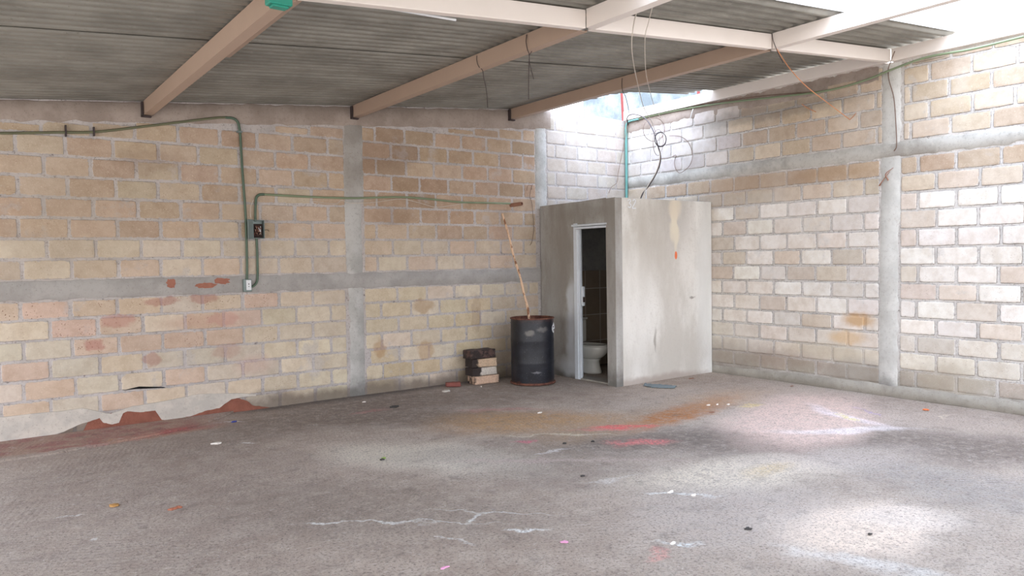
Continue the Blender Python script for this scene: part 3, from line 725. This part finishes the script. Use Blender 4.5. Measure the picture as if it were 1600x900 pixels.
# open switch box with its wires
a, b = L(385, 344), L(411, 373)
sb = thing('switch_box', 'open grey metal electrical box with tangled wires between the green conduits', 'electrical box', ((a.x + b.x) / 2, YW - .02, b.z))
bm = bmesh.new(); x0, x1, z0, z1 = a.x + .05, b.x, b.z, a.z
add_box(bm, (x0, YW - .03, z0), (x1, YW - .012, z1), .002)
for q in ((x0, z0, x0 + .006, z1), (x1 - .006, z0, x1, z1), (x0, z0, x1, z0 + .006), (x0, z1 - .006, x1, z1)): add_box(bm, (q[0], YW - .095, q[1]), (q[2], YW - .02, q[3]), .001)
obj('enclosure', bm, M_steel, sb)
bm = bmesh.new(); add_box(bm, (x0 + .01, YW - .036, z0 + .01), (x1 - .008, YW - .031, z1 - .04), .001); obj('back_plate', bm, M_dark, sb)
Mh = Matrix.Translation((x0, YW - .09, 0)) @ Matrix.Rotation(math.radians(-155), 4, 'Z') @ Matrix.Translation((-x0, -(YW - .09), 0))
bm = bmesh.new(); add_box(bm, (x0, YW - .094, z0 - .005), (x0 + .075, YW - .088, z1 + .005), .001, Mh); add_box(bm, (x0 + .069, YW - .094, z0 - .005), (x0 + .075, YW - .075, z1 + .005), .001, Mh); obj('cover', bm, M_steel, sb)
random.seed(3)
for k in range(7):
    pts = [Vector((random.uniform(x0 + .02, x1 - .02), YW - .05 - random.random() * .04, random.uniform(z0 + .03, z1 - .06))) for _ in range(4)]
    tube('wire', pts, .0035, random.choice((M_copper, M_white, M_rust, M_dark)), sb, seg=5, n=5)
tube('wire', [(x1 - .01, YW - .06, z0 + .09), (x1 + .04, YW - .05, z0 + .10), (x1 + .07, YW - .03, z0 + .085)], .003, M_dark, sb, seg=5)
tube('wire', [L(392, 340), L(391, 332), L(392, 322), L(396, 312)], .0035, M_cablel, sb, seg=5)
# outlet
a, b = L(380, 438), L(392, 454)
ob = thing('outlet_box', 'small grey outlet box with a white cover at the foot of the green conduits', 'outlet', ((a.x + b.x) / 2, YW - .02, b.z))
bm = bmesh.new(); add_box(bm, (a.x - .006, YW - .06, b.z - .012), (b.x + .004, YW - .011, a.z + .012), .006, seg=2); obj('box', bm, M_steel, ob)
bm = bmesh.new(); add_box(bm, (a.x + .022, YW - .066, b.z + .008), (b.x - .004, YW - .061, a.z + .002), .002); pl = obj('cover_plate', bm, M_white, ob)
bm = bmesh.new(); cx_, cz = (a.x + b.x) / 2 + .009, (a.z + b.z) / 2; add_box(bm, (cx_ - .005, YW - .0675, cz + .010), (cx_ + .005, YW - .0655, cz + .022)); add_box(bm, (cx_ - .004, YW - .0675, cz - .015), (cx_ + .004, YW - .0655, cz - .006)); k_ = obj('socket_slot', bm, M_dark, pl)
# thin pale cord sagging under the conduit
tag(tube('loose_cord', [L(488, 314), L(505, 317), L(525, 318), L(534, 313), L(545, 317), L(575, 317), L(600, 314), L(627, 311), L(655, 317), L(680, 323.5), L(705, 321), L(725, 318), L(755, 317), L(790, 320)], .0035, M_cablel, seg=6), 'thin pale cord sagging below the long green conduit', 'cord')
# clay pipe stub jutting out of the wall
p1_ = atY(815.5, 318.3, YW - .20); p0_ = atY(796, 321, YW + .02)
st = thing('pipe_stub', 'brown clay pipe stub sticking out of the wall above the drum', 'pipe', p0_)
bm = bmesh.new(); d = (p1_ - p0_).normalized(); s1 = d.orthogonal().normalized(); s2 = d.cross(s1)
def circ(c, r, n=20): return [c + (s1 * math.cos(2 * math.pi * k / n) + s2 * math.sin(2 * math.pi * k / n)) * r for k in range(n)]
loft(bm, [circ(p0_, .027), circ(p1_, .027), circ(p1_, .020), circ(p1_ - d * .15, .020)], True, True); smooth_by_angle(obj('pipe', bm, M_clay, st))
# thin wires hanging down the edge by the booth
tag(tube('hanging_wire', [L(832, 288), L(829, 298), L(828, 308), L(831, 318), L(833.5, 345), L(834, 360), L(831, 378), L(828, 383)], .0035, M_cableb, seg=5), 'thin brown wire hanging on the wall beside the cement strip left of the booth', 'wire')
tag(tube('wire_loop', [L(823, 298), L(825, 290), L(830, 290), L(831, 297)], .003, M_cableb, seg=5), 'small wire loop sticking from the wall above the pipe stub', 'wire')
# chipped openings in the ring beam (bare red clay) built as shallow irregular patches
def patch(name, cx_, cz, rx, rz, dep, mat, seed, label, cat, plane='L', n=26, thk=.012, rough=.35):
    bm = bmesh.new(); pts = []
    for k in range(n):
        t = 2 * math.pi * k / n; q = 1 + rough * mnoise.noise(Vector((math.cos(t) * 2, math.sin(t) * 2, seed))) + rough * .5 * mnoise.noise(Vector((math.cos(t) * 6, math.sin(t) * 6, seed)))
        u, z = cx_ + rx * math.cos(t) * q, cz + rz * math.sin(t) * q
        pts.append(Vector((u, YW - dep, z)) if plane == 'L' else Vector((XW - dep, u, z)))
    add_prism(bm, pts, (0, thk, 0) if plane == 'L' else (thk, 0, 0))
    o = obj(name, bm, mat)
    return tag(o, label, cat) if label else o
M_chip = simple('bare_red_clay', (164, 110, 92), .95, 0, .3, 22, .8, .006)
p = L(268, 443); patch('red_clay_chip', p.x, p.z, .045, .048, .0165, M_chip, 1.0, 'small round red chip in the grey ring beam, left one', 'chipped patch', thk=.006)
p = L(322, 446); patch('red_clay_chip', p.x, p.z, .11, .03, .0165, M_chip, 4.0, 'ragged long red chip in the ring beam, lower part of the larger mark', 'chipped patch', thk=.006)
p = L(348, 439); patch('red_clay_chip', p.x, p.z, .08, .035, .0172, M_chip, 7.5, 'ragged red chip in the ring beam nearest the green conduits', 'chipped patch', thk=.006)
# missing joint under one block: the shade inside painted as a black strip
p0_, p1_ = atY(192, 609, YW - .009), atY(256, 606.5, YW - .009)
bm = bmesh.new(); add_prism(bm, [(p0_.x, YW - .012, p0_.z - .006), (p0_.x + .12, YW - .012, p0_.z - .006), (p1_.x + .02, YW - .012, p1_.z + .002), (p1_.x, YW - .012, p1_.z + .012), (p0_.x + .15, YW - .012, p0_.z + .016)], (0, .006, 0))
M_black = simple('gap_shade_black', (10, 9, 9), 1, 0, 0, 5, 0); o = struct(obj('trim_8', bm, M_black))

# broken plaster foot with exposed red footing
foot = []
x = .0
bm = bmesh.new()
tp = [(0.0, .24), (.9, .24), (1.15, .15), (1.35, .20), (1.7, .22), (2.0, .25), (2.45, .20), (2.6, .17)]
bt = [(2.6, .155), (2.45, .16), (2.33, .15), (2.2, .07), (2.05, .055), (1.9, .02), (1.72, .01), (1.62, .02), (1.56, .13), (1.42, .13), (1.30, .155), (1.26, .14), (1.22, .05), (1.15, .045), (1.08, .07), (1.05, .12), (.9, .09), (.7, .02), (.4, .0), (0, .0)]
def dens(pl, n=5):
    o_ = []
    for (a, b), (c, d) in zip(pl, pl[1:]):
        for k in range(n): t = k / n; o_.append((a + (c - a) * t, b + (d - b) * t + .008 * mnoise.noise(Vector((a * 9 + t * 7, b, 4)))))
    return o_ + [pl[-1]]
pts = dens(tp) + dens(bt)
add_prism(bm, [Vector((u, YW - .026, z)) for u, z in pts], (0, .022, 0))
M_plfoot = cement('broken_plaster_foot', (186, 180, 172), (206, 198, 188), (160, 148, 138), scale=5, foot=False)
struct(obj('trim_9', bm, M_plfoot))
M_foot = simple('exposed_red_footing', (140, 88, 72), .95, 0, .45, 9, .9, .01)
bm = bmesh.new(); fp = [(.9, .0), (.95, .10), (1.05, .14), (1.3, .17), (1.6, .15), (1.9, .08), (2.05, .08), (2.2, .12), (2.34, .16), (2.42, .145), (2.5, .11), (2.56, .05), (2.75, .0)]
add_prism(bm, [Vector((u, YW - .020, z)) for u, z in dens(fp)] + [Vector((2.75, YW - .020, -.02)), Vector((.9, YW - .020, -.02))], (0, .017, 0)); struct(obj('baseboard_left', bm, M_foot))
# cracked floor slab edge along the left wall
bm = bmesh.new()
e = [(-1.5, 7.50), (.3, 7.56), (.6, 7.56), (.87, 7.62), (1.2, 7.70), (1.41, 7.74), (1.7, 7.84), (1.95, 7.98), (2.2, 8.2), (2.35, 8.38)]
pts = [Vector((a, b, .001)) for a, b in dens(e, 4)] + [Vector((-1.5, 8.38, .001))]
add_prism(bm, pts, (0, 0, .016)); struct(obj('trim_10', bm, M_floor))

# ================================================================== OIL DRUM, POLE
dt = thing('oil_drum', 'scuffed black open steel drum with a rusty rim beside the booth', 'drum', DRUM)
def ringz(r, z, n=48): return [Vector((DRUM.x + r * math.cos(2 * math.pi * k / n), DRUM.y + r * math.sin(2 * math.pi * k / n), z)) for k in range(n)]
prof = [(DR_R - .004, .03), (DR_R - .002, .05)]
for zc in (.29, .58): prof += [(DR_R - .001, zc - .03), (DR_R + .0015, zc - .012), (DR_R + .0015, zc + .012), (DR_R - .001, zc + .03)]
prof += [(DR_R - .002, DR_H - .05), (DR_R - .003, DR_H - .01), (DR_R - .006, DR_H - .01), (DR_R - .008, .05), (DR_R - .01, .04)]
bm = bmesh.new(); loft(bm, [ringz(r, z) for r, z in prof[:-3]], False, False); smooth_by_angle(obj('shell', bm, M_drum, dt))
bm = bmesh.new(); loft(bm, [ringz(DR_R - .005, DR_H - .01), ringz(DR_R - .008, .05), ringz(.01, .045)], False, True); obj('inside', bm, M_rust, dt, smooth=True)['label'] = 'rusty inner wall'
def torus_ring(name, R_, z, r, mat):
    bm = bmesh.new(); n, s = 48, 8; V = []
    for i in range(n):
        t = 2 * math.pi * i / n; V.append([bm.verts.new((DRUM.x + (R_ + r * math.cos(2 * math.pi * k / s)) * math.cos(t), DRUM.y + (R_ + r * math.cos(2 * math.pi * k / s)) * math.sin(t), z + r * math.sin(2 * math.pi * k / s))) for k in range(s)])
    for i in range(n):
        for k in range(s): bm.faces.new((V[i][k], V[(i + 1) % n][k], V[(i + 1) % n][(k + 1) % s], V[i][(k + 1) % s]))
    return obj(name, bm, mat, dt, smooth=True)
torus_ring('rim', DR_R, DR_H - .004, .009, M_rust)['label'] = 'rusty rolled rim'
torus_ring('base_ring', DR_R + .006, .02, .012, M_rust)['label'] = 'rusty bottom ring'
bm = bmesh.new(); loft(bm, [ringz(DR_R - .002, .012), ringz(DR_R - .002, .035)]); obj('bottom', bm, M_rust, dt)
# white ragged paper mark on the drum's right side
bm = bmesh.new(); rr = DR_R + .0015
def onskin(px, py, off=.002):
    q = DR(px, py); n_ = Vector((q.x - DRUM.x, q.y - DRUM.y, 0)).normalized(); return q + n_ * off
outl = [(862, 511), (863.2, 507.5), (864.6, 503), (865.8, 507), (866.3, 512), (865.6, 516), (864.8, 520.5), (863, 518), (862, 515)]
fv = [bm.verts.new(onskin(*q)) for q in outl]; bm.faces.new(fv)
bmesh.ops.solidify(bm, geom=bm.faces[:], thickness=.001)
obj('white_mark', bm, M_white, dt)['label'] = 'ragged white mark'
for q in ((863.9, 510.5), (864.8, 515)):
    bm = bmesh.new(); c_ = onskin(*q, off=.006); bmesh.ops.create_icosphere(bm, subdivisions=2, radius=.007, matrix=Matrix.Translation(c_)); obj('dark_spot', bm, M_cable, dt)
# pole standing in the drum, leaning on the wall
top = atY(785, 334, YW - .035); bot = Vector((DRUM.x + .03, DRUM.y + .12, .07)); mid1 = atY(826.5, 498, 7.83); 
pt = [bot, mid1, atY(818.5, 458, 7.99), atY(812, 430, 8.09), atY(802, 398, 8.19), atY(795, 368, 8.28), top]
tag(tube('wooden_pole', pt, lambda t: .017 - .004 * t + .002 * math.sin(t * 37), M_stick, n=7), 'crooked peeled wooden pole standing in the black drum and leaning on the wall', 'pole')

# ================================================================== BLOCK STACK
def rough_block(name, c, sz, rot, mat, label, seed, group=None, cat='block'):
    bm = bmesh.new(); add_box(bm, (-sz[0] / 2, -sz[1] / 2, 0), (sz[0] / 2, sz[1] / 2, sz[2]), .008, seg=2)
    bmesh.ops.subdivide_edges(bm, edges=[e_ for e_ in bm.edges if e_.calc_length() > .05], cuts=5, use_grid_fill=True)
    for v in bm.verts:
        q = v.co * 14 + Vector((seed, seed * 2, 0)); k = mnoise.noise(q) * .007 + mnoise.noise(q * 2.7) * .004
        n_ = (v.co - Vector((0, 0, sz[2] / 2))); n_.z *= 2; v.co += n_.normalized() * k
        v.co.z = max(v.co.z, 0.0)
    M = Matrix.Translation(c) @ Matrix.Rotation(math.radians(rot), 4, 'Z')
    bmesh.ops.transform(bm, matrix=M, verts=bm.verts)
    return tag(smooth_by_angle(obj(name, bm, mat), 50), label, cat, group)
bx, by = 5.50, 8.13
MB0 = block_mat('pale_pink_block', (206, 174, 150), 5.355)
MB1 = block_mat('scorched_block_white', (206, 196, 184), 5.46)
MB2 = block_mat('pitted_pale_block', (206, 178, 150), 5.41)
MB3 = block_mat('charred_block', (92, 70, 64), None, hi=.56)
RB = 4
rough_block('concrete_block', (bx + .02, by, .004), (.37, .19, .108), -RB, MB0, 'pale pinkish block at the bottom of the small stack', 1, 'stacked blocks')
rough_block('concrete_block', (bx - .015, by, .118), (.38, .19, .105), -RB + 2, MB1, 'sooty block with a white front face, second from the bottom of the stack', 2, 'stacked blocks')
rough_block('concrete_block', (bx - .01, by, .230), (.38, .19, .108), -RB - 1, MB2, 'pitted tan block, third from the bottom of the stack', 3, 'stacked blocks')
rough_block('concrete_block', (bx - .04, by, .345), (.39, .20, .112), -RB + 3, MB3, 'charred blackish block on top of the stack', 4, 'stacked blocks')
p = atZ(709, 606); rough_block('red_brick', (p.x + .04, p.y + .08, .004), (.19, .10, .055), -25, M_redbrick, 'small dark red brick on the floor left of the block stack', 5, None, 'brick')

# ================================================================== TOILET
tx, ty = 7.20, 7.86
to = thing('toilet', 'white ceramic toilet seen through the open booth doorway', 'toilet', (tx, ty, 0))
def ell(cy, rx, ry, z, n=32, sq=2.3, back=None):
    out = []
    for k in range(n):
        t = 2 * math.pi * k / n; c_, s_ = math.cos(t), math.sin(t)
        out.append(Vector((tx + rx * abs(c_) ** (2 / sq) * (1 if c_ >= 0 else -1), cy + ry * abs(s_) ** (2 / sq) * (1 if s_ >= 0 else -1), z)))
    return out
bm = bmesh.new()
loft(bm, [ell(ty + .03, .125, .22, 0), ell(ty + .03, .123, .215, .03), ell(ty + .03, .108, .19, .10), ell(ty + .03, .104, .18, .17), ell(ty + .02, .115, .19, .21)]); obj('pedestal', bm, M_cer, to, smooth=True)
bm = bmesh.new()
loft(bm, [ell(ty + .02, .112, .185, .205), ell(ty - .0, .135, .225, .24), ell(ty - .02, .170, .265, .30), ell(ty - .03, .187, .285, .35), ell(ty - .03, .19, .29, .385), ell(ty - .03, .183, .283, .395), ell(ty - .04, .13, .20, .392), ell(ty - .04, .11, .17, .33), ell(ty - .04, .05, .07, .25)], True, True); obj('bowl', bm, M_cer, to, smooth=True)
bm = bmesh.new()
n = 32; A = ell(ty - .03, .188, .285, .398); B = ell(ty - .03, .190, .288, .412); Cc = ell(ty - .04, .125, .20, .412); D = ell(ty - .04, .125, .20, .398)
Vs = [[bm.verts.new(q) for q in r] for r in (A, B, Cc, D)]
for i in range(4):
    X, Y = Vs[i], Vs[(i + 1) % 4]
    for k in range(n): bm.faces.new((X[k], X[(k + 1) % n], Y[(k + 1) % n], Y[k]))
obj('rim', bm, M_cer, to, smooth=True)
bm = bmesh.new(); add_box(bm, (tx - .20, 8.15, .40), (tx + .20, 8.335, .735), .025, seg=3); add_box(bm, (tx - .15, 8.05, .30), (tx + .15, 8.2, .40), .02, seg=2); obj('tank', bm, M_cer, to)
bm = bmesh.new(); add_box(bm, (tx - .212, 8.138, .737), (tx + .212, 8.34, .77), .010, seg=2); obj('tank_lid', bm, M_cer, to)
bm = bmesh.new(); add_tube(bm, [(tx - .205, 8.17, .68), (tx - .23, 8.17, .68), (tx - .235, 8.12, .675)], .007, smooth=False); obj('flush_lever', bm, M_steel, to)

# ================================================================== RIGHT WALL LINES, CORNER PIPES, CABLES
def R(px, py, off=.03): return atX(px, py, XW - off)
cr = thing('corner_conduit', 'pale green conduit along the top of the right wall, turning down the corner in teal', 'conduit', R(1130, 160))
tube('top_run', [atX(1600, 57, 8.40), R(1517, 77, .10), R(1450, 89, .10), R(1400, 106, .10), R(1350, 126, .06), R(1290, 142, .04), R(1210, 152), R(1130, 161), R(1060, 172), R(1005, 184), atX(998, 186, 8.45)], .0125, M_greenl, cr, n=6)
tube('elbow', [atX(998, 186, 8.45), Vector((8.46, 8.28, 3.765)), Vector((8.46, 8.345, 3.72)), Vector((8.46, 8.352, 3.66))], .0145, M_teal, cr, n=5)
tube('down_pipe', [Vector((8.46, 8.352, 3.66)), Vector((8.46, 8.352, 3.0)), Vector((8.46, 8.355, 2.41))], .020, M_teal, cr, n=4)
tag(tube('rim_wire', [R(1000, 181), R(1060, 169), R(1130, 158), R(1200, 149), R(1280, 143)], .006, M_cableb, seg=6), 'thin brown cable following just above the corner conduit', 'cable')
# dark cable arching from the post foot down to the booth roof
def K(px, py, Y): return atY(px, py, Y)
tag(tube('dark_cable', [K(981, 195, 8.33), K(980, 184, 8.2), K(986, 179, 8.1), K(998, 180, 7.9), K(1010, 187, 7.7), K(1020, 203, 7.5), K(1026, 222, 7.35), K(1031, 238, 7.3), K(1032, 252, 7.3), K(1026, 270, 7.35), K(1014, 290, 7.5), K(1004, 303, 7.6), Vector((K(998, 309, 7.68).x, 7.68, 2.41))], .009, M_cable, seg=6), 'dark thick cable arching from the corner down to the booth roof', 'cable')
tag(tube('grey_cable', [K(1023, 215, 7.38), K(1026, 229, 7.28), K(1030.5, 240, 7.22), K(1030, 254, 7.22), K(1023, 273, 7.3), K(1010, 294, 7.45), Vector((K(999, 310, 7.55).x, 7.55, 2.41))], .007, M_cablel, seg=6), 'pale grey cable running beside the dark cable onto the booth roof', 'cable')
def coil(name, cxp, cyp, rx, ry, Y, turns, r, mat, label, ph=0):
    pts = []
    for k in range(int(turns * 10) + 1):
        t = 2 * math.pi * k / 10 + ph; g_ = 1 + .06 * math.sin(t * .7)
        pts.append(K(cxp + rx * g_ * math.cos(t) + .8 * math.sin(t * .33), cyp + ry * g_ * math.sin(t), Y - .004 * k))
    return tag(tube(name, pts, r, mat, seg=5, n=4), label, 'cable')
coil('cable_coil', 1032, 218, 9, 11, 7.25, 2.3, .005, M_cable, 'small dark coil of cable hanging in front of the corner')
coil('cable_coil', 1022, 202, 17, 18, 7.4, 1.1, .004, M_cableb, 'larger thin brown cable loop above the small coil in the corner', .6)
coil('cable_coil', 1028, 222, 8, 20, 7.35, 1.0, .0035, M_cableb, 'narrow upright wire loop around the small coil', 1)
tag(tube('wire_loop', [R(1045, 212), R(1062, 213), R(1075, 222), R(1082, 240), R(1079, 256), R(1070, 266), R(1061, 270), R(1055, 262), R(1054, 252), R(1057, 243)], .0045, M_cableb, seg=5), 'thin wire bent in a wide loop against the right wall above the booth', 'wire')
tag(tube('wire_scrap', [R(1034, 248), R(1045, 247), R(1056, 242)], .004, M_cableb, seg=5), 'short straight wire piece on the right wall beside the coil', 'wire')
tag(tube('hanging_wire', [K(981, 190, 8.32), K(977, 215, 8.32), K(972, 240, 8.33), K(966, 270, 8.34), K(964, 285, 8.34), K(955, 293, 8.34), K(951, 302, 8.34)], .004, M_cableb, seg=5), 'thin slack wire dropping from the corner onto the booth edge', 'wire')
# two long pale cables from the cross beam down to the corner
tag(tube('pale_cable', [K(1000, 5, 3.72), K(993, 25, 3.92), K(989, 45, 4.12), K(987, 70, 4.3), K(990, 100, 4.9), K(998, 138, 5.8), K(1006, 168, 6.6), K(1018, 190, 7.2), K(1024, 206, 7.35)], .0045, M_cablel, seg=6), 'pale cable hanging from the cross beam to the corner, left of the pair', 'cable')
tag(tube('pale_cable', [K(1020, 8, 3.70), K(1013, 36, 3.98), K(1008, 57, 4.14), K(1008, 95, 4.6), K(1010, 118, 5.2), K(1015, 140, 5.8), K(1022, 165, 6.5), K(1032, 184, 7.2), K(1038, 205, 7.4)], .0035, M_cablel, seg=6), 'pale cable hanging from the cross beam to the corner, right of the pair', 'cable')
# wires tied round the rafters
def tie(px_t, py_t, px_b, py_b, drop, Xr, label, mat=M_cable):
    a, b = atX(px_t, py_t, Xr - .006), atX(px_b, py_b, Xr - .006)
    pts = [a, (a + b) / 2 + Vector((-.01, 0, 0)), b] + [atX(q[0], q[1], Xr + .02) for q in drop]
    return tag(tube('tie_wire', pts, .0035, mat, seg=5, n=5), label, 'wire')
tie(745, 87, 748, 104, [(754, 110), (756, 122), (759, 135), (761, 150), (762, 168)], 3.84, 'dark tie wire hanging from the middle rafter, left one')
tie(823, 54, 824, 77, [(827, 86), (826.5, 105), (826, 130), (826, 155)], 3.84, 'dark tie wire hanging from the middle rafter near the cross beam')
tag(tube('tie_wire', [atX(831, 80, 3.86), atX(827, 88, 3.86), atX(829, 105, 3.86), atX(834, 124, 3.86)], .003, M_cable, seg=5, n=5), 'short forked wire end beside the right hanging tie wire', 'wire')
tie(972, 122, 973, 143, [(977, 150), (981, 165), (983, 178)], 6.20, 'dark tie wire hanging from the rafter over the open corner')
tie(1206, 53, 1212, 74, [(1218, 88), (1224, 98)], 6.20, 'dark wire looped at the joint of cross beam and third rafter')
p0_ = atX(1213, 76, 6.24)
tag(tube('orange_twine', [p0_, atY(1234, 107, 4.6), R(1260, 135, 1.0), R(1295, 162, .4), R(1328, 187, .02)], .005, M_rope, seg=6, n=6), 'orange cord stretched from the cross beam to the right wall', 'cord')
tag(tube('frayed_end', [R(1328, 187, .02), R(1334, 181, .03), R(1338, 176, .02)], .0035, M_rope, seg=5), 'short frayed orange cord end on the right wall', 'cord')
tag(tube('orange_wire', [R(1253, 163, .02), R(1262, 169, .03), R(1275, 175, .02)], .0045, M_rope, seg=5), 'short orange wire piece on the right wall left of the long cord', 'wire')
tag(tube('column_cable', [R(1398, 80, .10), R(1391, 98, .05), R(1388, 108), R(1389, 125), R(1396, 150), R(1399, 180), R(1401, 225), R(1397, 236, .02)], .005, M_cableb, seg=6, n=6), 'thin brown cable hanging down the cement column on the right wall', 'cable')
# torn plaster pocket in the column of the right wall
for q, lb in (((1384, 272, 1396, 262, 1388, 282), 'splintered wood sliver stuck in the right wall column, upper one'), ((1378, 284, 1390, 268, 1374, 290), 'splintered wood sliver stuck in the right wall column, lower one')):
    bm = bmesh.new(); add_tube(bm, [R(q[4], q[5], .025), R(q[0], q[1], .05), R(q[2], q[3], .03)], lambda t: .010 * (1 - .7 * t), seg=5); tag(obj('wood_sliver', bm, M_clay), lb, 'splinter')
# white tie on the conduit
tag(tube('white_tie', [R(1083, 170, .05), R(1081, 176, .06), R(1079, 184, .05)], .006, M_white, seg=5), 'white plastic tie dangling from the corner conduit', 'cable tie')

# white brush strokes on the booth front (reads 32)
def strokes(name, lines, r):
    bm = bmesh.new()
    for ln in lines: add_tube(bm, [atY(px, py, 6.722) for px, py in ln], r, seg=5, n=5)
    for v in bm.verts: v.co.y = 6.7215 + (v.co.y - 6.722) * .12
    return bm
bm = strokes('n', [[(980.5, 313), (984, 311.5), (985.5, 314), (983, 317.5), (986, 320), (984.5, 324), (981, 323)], [(988.5, 314), (991, 311.5), (993, 314), (991, 319), (988, 325), (993.5, 325.5)]], .008)
tag(obj('painted_number', bm, M_white), 'white hand painted number 32 at the top of the booth front', 'painted mark')

# ================================================================== SMALL THINGS ON THE FLOOR
def scrap(name, px, py, rx, ry, mat, label, cat, seed, h=.012, group=None, n=13):
    p = atZ(px, py); bm = bmesh.new(); top_, bot_ = [], []
    for k in range(n):
        t = 2 * math.pi * k / n; q = .9 + .75 * mnoise.noise(Vector((math.cos(t) * 2.7, math.sin(t) * 2.7, seed * 3.1)))
        x, y = p.x + rx * math.cos(t) * q, p.y + ry * math.sin(t) * q
        zt = .007 + .5 * h * (.5 + .5 * mnoise.noise(Vector((x * 30, y * 30, seed))))
        top_.append(bm.verts.new((x, y, zt))); bot_.append(bm.verts.new((x, y, .003)))
    c1 = bm.verts.new((p.x, p.y, .008 + .5 * h)); bm.faces.new(bot_[::-1])
    for k in range(n):
        bm.faces.new((top_[k], top_[(k + 1) % n], c1)); bm.faces.new((top_[k], bot_[k], bot_[(k + 1) % n], top_[(k + 1) % n]))
    return tag(obj(name, bm, mat), label, cat, group)
M_leaf = simple('dry_orange_leaf', (176, 132, 76), .8); M_leafr = simple('dry_red_leaf', (166, 104, 80), .8); M_pink = simple('pink_paper', (226, 160, 196), .8)
M_crumb = simple('white_plaster_crumb', (236, 228, 220), .9); M_stone = simple('dark_stone', (64, 60, 58), .9); M_rag = simple('blue_grey_cloth', (122, 132, 136), .95, 0, .2, 12, .6); M_or = simple('orange_scrap', (230, 128, 80), .8)
M_blue = simple('blue_scrap', (52, 64, 140), .6); M_grn = simple('green_leaf', (150, 170, 96), .7)
scrap('dry_leaf', 179, 791, .035, .03, M_leaf, 'dry yellow orange leaf on the floor at lower left', 'leaf', 1, .02)
scrap('dry_leaf', 270, 797, .025, .02, M_leafr, 'dry reddish leaf with a curled edge, left half of the pair', 'leaf', 2, .02)
scrap('dry_leaf', 279, 794, .022, .02, M_leafr, 'dry reddish leaf, right half of the touching pair', 'leaf', 3, .02)
scrap('pink_paper_scrap', 883, 848, .022, .02, M_pink, 'pink paper scrap on the floor at lower centre', 'paper', 4, .005)
scrap('pink_paper_scrap', 695, 888, .03, .012, M_pink, 'flat pink scrap at the bottom edge of the photo', 'paper', 5, .004)
scrap('blue_scrap', 366, 660, .03, .02, M_blue, 'tiny blue scrap near the left wall foot', 'scrap', 6, .02)
scrap('orange_scrap', 1447, 641, .03, .03, M_or, 'orange scrap on the floor near the right wall column', 'scrap', 7, .02)
scrap('green_leaf', 600, 717, .022, .015, M_grn, 'small pale green leaf on the floor left of centre', 'leaf', 8, .02)
scrap('dark_stone', 597, 719.5, .018, .015, M_stone, 'small dark stone touching the green leaf', 'stone', 9, .02)
scrap('dark_stone', 617, 636.5, .05, .04, M_stone, 'dark lump on the sooty floor below the cement column', 'stone', 10, .03)
scrap('dark_stone', 882, 694, .02, .018, M_stone, 'small dark stone left of the pink floor stain', 'stone', 11, .02)
scrap('dark_stone', 926, 691, .018, .018, M_stone, 'small dark stone directly beside the pink floor stain', 'stone', 12, .02)
scrap('dark_stone', 910, 745, .016, .012, M_stone, 'small dark stone in the middle of the floor', 'stone', 13, .015)
scrap('dark_stone', 1359, 836, .014, .01, M_stone, 'small dark stone on the smooth pale patch at lower right', 'stone', 14, .012)
scrap('grey_scrap', 697, 612, .06, .05, M_plfoot, 'flat grey scrap at the foot of the wall beside the dark red brick', 'stone', 17, .03)  # grey cloth piece drawn as a flat lump in plaster colour
scrap('white_paper', 337, 694, .05, .03, M_crumb, 'crumpled white paper strip on the floor below the plaster foot', 'paper', 15, .02)
scrap('rock_chip', 1169, 828, .025, .02, M_stone, 'dark chip beside a white crumb at lower right', 'stone', 16, .015)
# cloth lying by the booth
bm = bmesh.new(); P0, P1 = atZ(1007, 603), atZ(1056, 606.5); d_ = P1 - P0; s_ = Vector((-d_.y, d_.x, 0)).normalized(); gr = []
for i in range(25):
    t = i / 24; w_ = (.05 + .05 * math.sin(math.pi * t) + .02 * mnoise.noise(Vector((t * 9, 2, 2))))
    gr.append([bm.verts.new(P0 + d_ * t + s_ * (w_ * (j / 6 - .5) * 2 + .02 * mnoise.noise(Vector((t * 5, 7, 1)))) + Vector((0, 0, .012 + (.022 * (1 - abs(j / 3 - 1)) + .012 * mnoise.noise(Vector((t * 16, j * .9, 5))))))) for j in range(7)])
for a, b in zip(gr, gr[1:]):
    for j in range(6): bm.faces.new((a[j], a[j + 1], b[j + 1], b[j]))
o = tag(obj('cloth_rag', bm, M_rag, smooth=True), 'grey blue rag lying on the floor in front of the booth', 'cloth'); md = o.modifiers.new('t', 'SOLIDIFY'); md.thickness = .006; md.offset = 1
# crumbs on the sand patch
random.seed(5)
for (px, py, s, lb) in ((1107, 634, .04, 'whitish plaster crumb on the orange sand, largest of the cluster'), (1121, 633, .025, 'whitish crumb on the orange sand, middle of the cluster'), (1138, 633, .035, 'whitish crumb at the right end of the orange sand cluster'),
                        (569, 629, .035, 'white crumb by the foot of the cement column'), (1048, 770, .04, 'white plaster flake on the floor at right of centre'), (1084, 775, .03, 'small white plaster flake right of the larger flake'), (752, 605, .015, 'tiny white crumb in front of the block stack'),
                        (843, 646, .04, 'white curled chip on the floor in front of the drum'), (1052, 850, .03, 'pale bluish flake at bottom right of centre')):
    scrap('plaster_crumb', px, py, s * .7, s * .4, M_crumb, lb, 'crumb', px * .01, .018)
for (px, py, s, lb) in ((1080, 592, .05, 'brown twig scrap on the floor near the booth front'), (1112, 645, .05, 'flat brown chip below the sand cluster'), (1237, 604, .03, 'tiny dark scrap at the foot of the right wall')):
    scrap('floor_chip', px, py, s, s * .4, M_clay, lb, 'scrap', px * .013, .008)
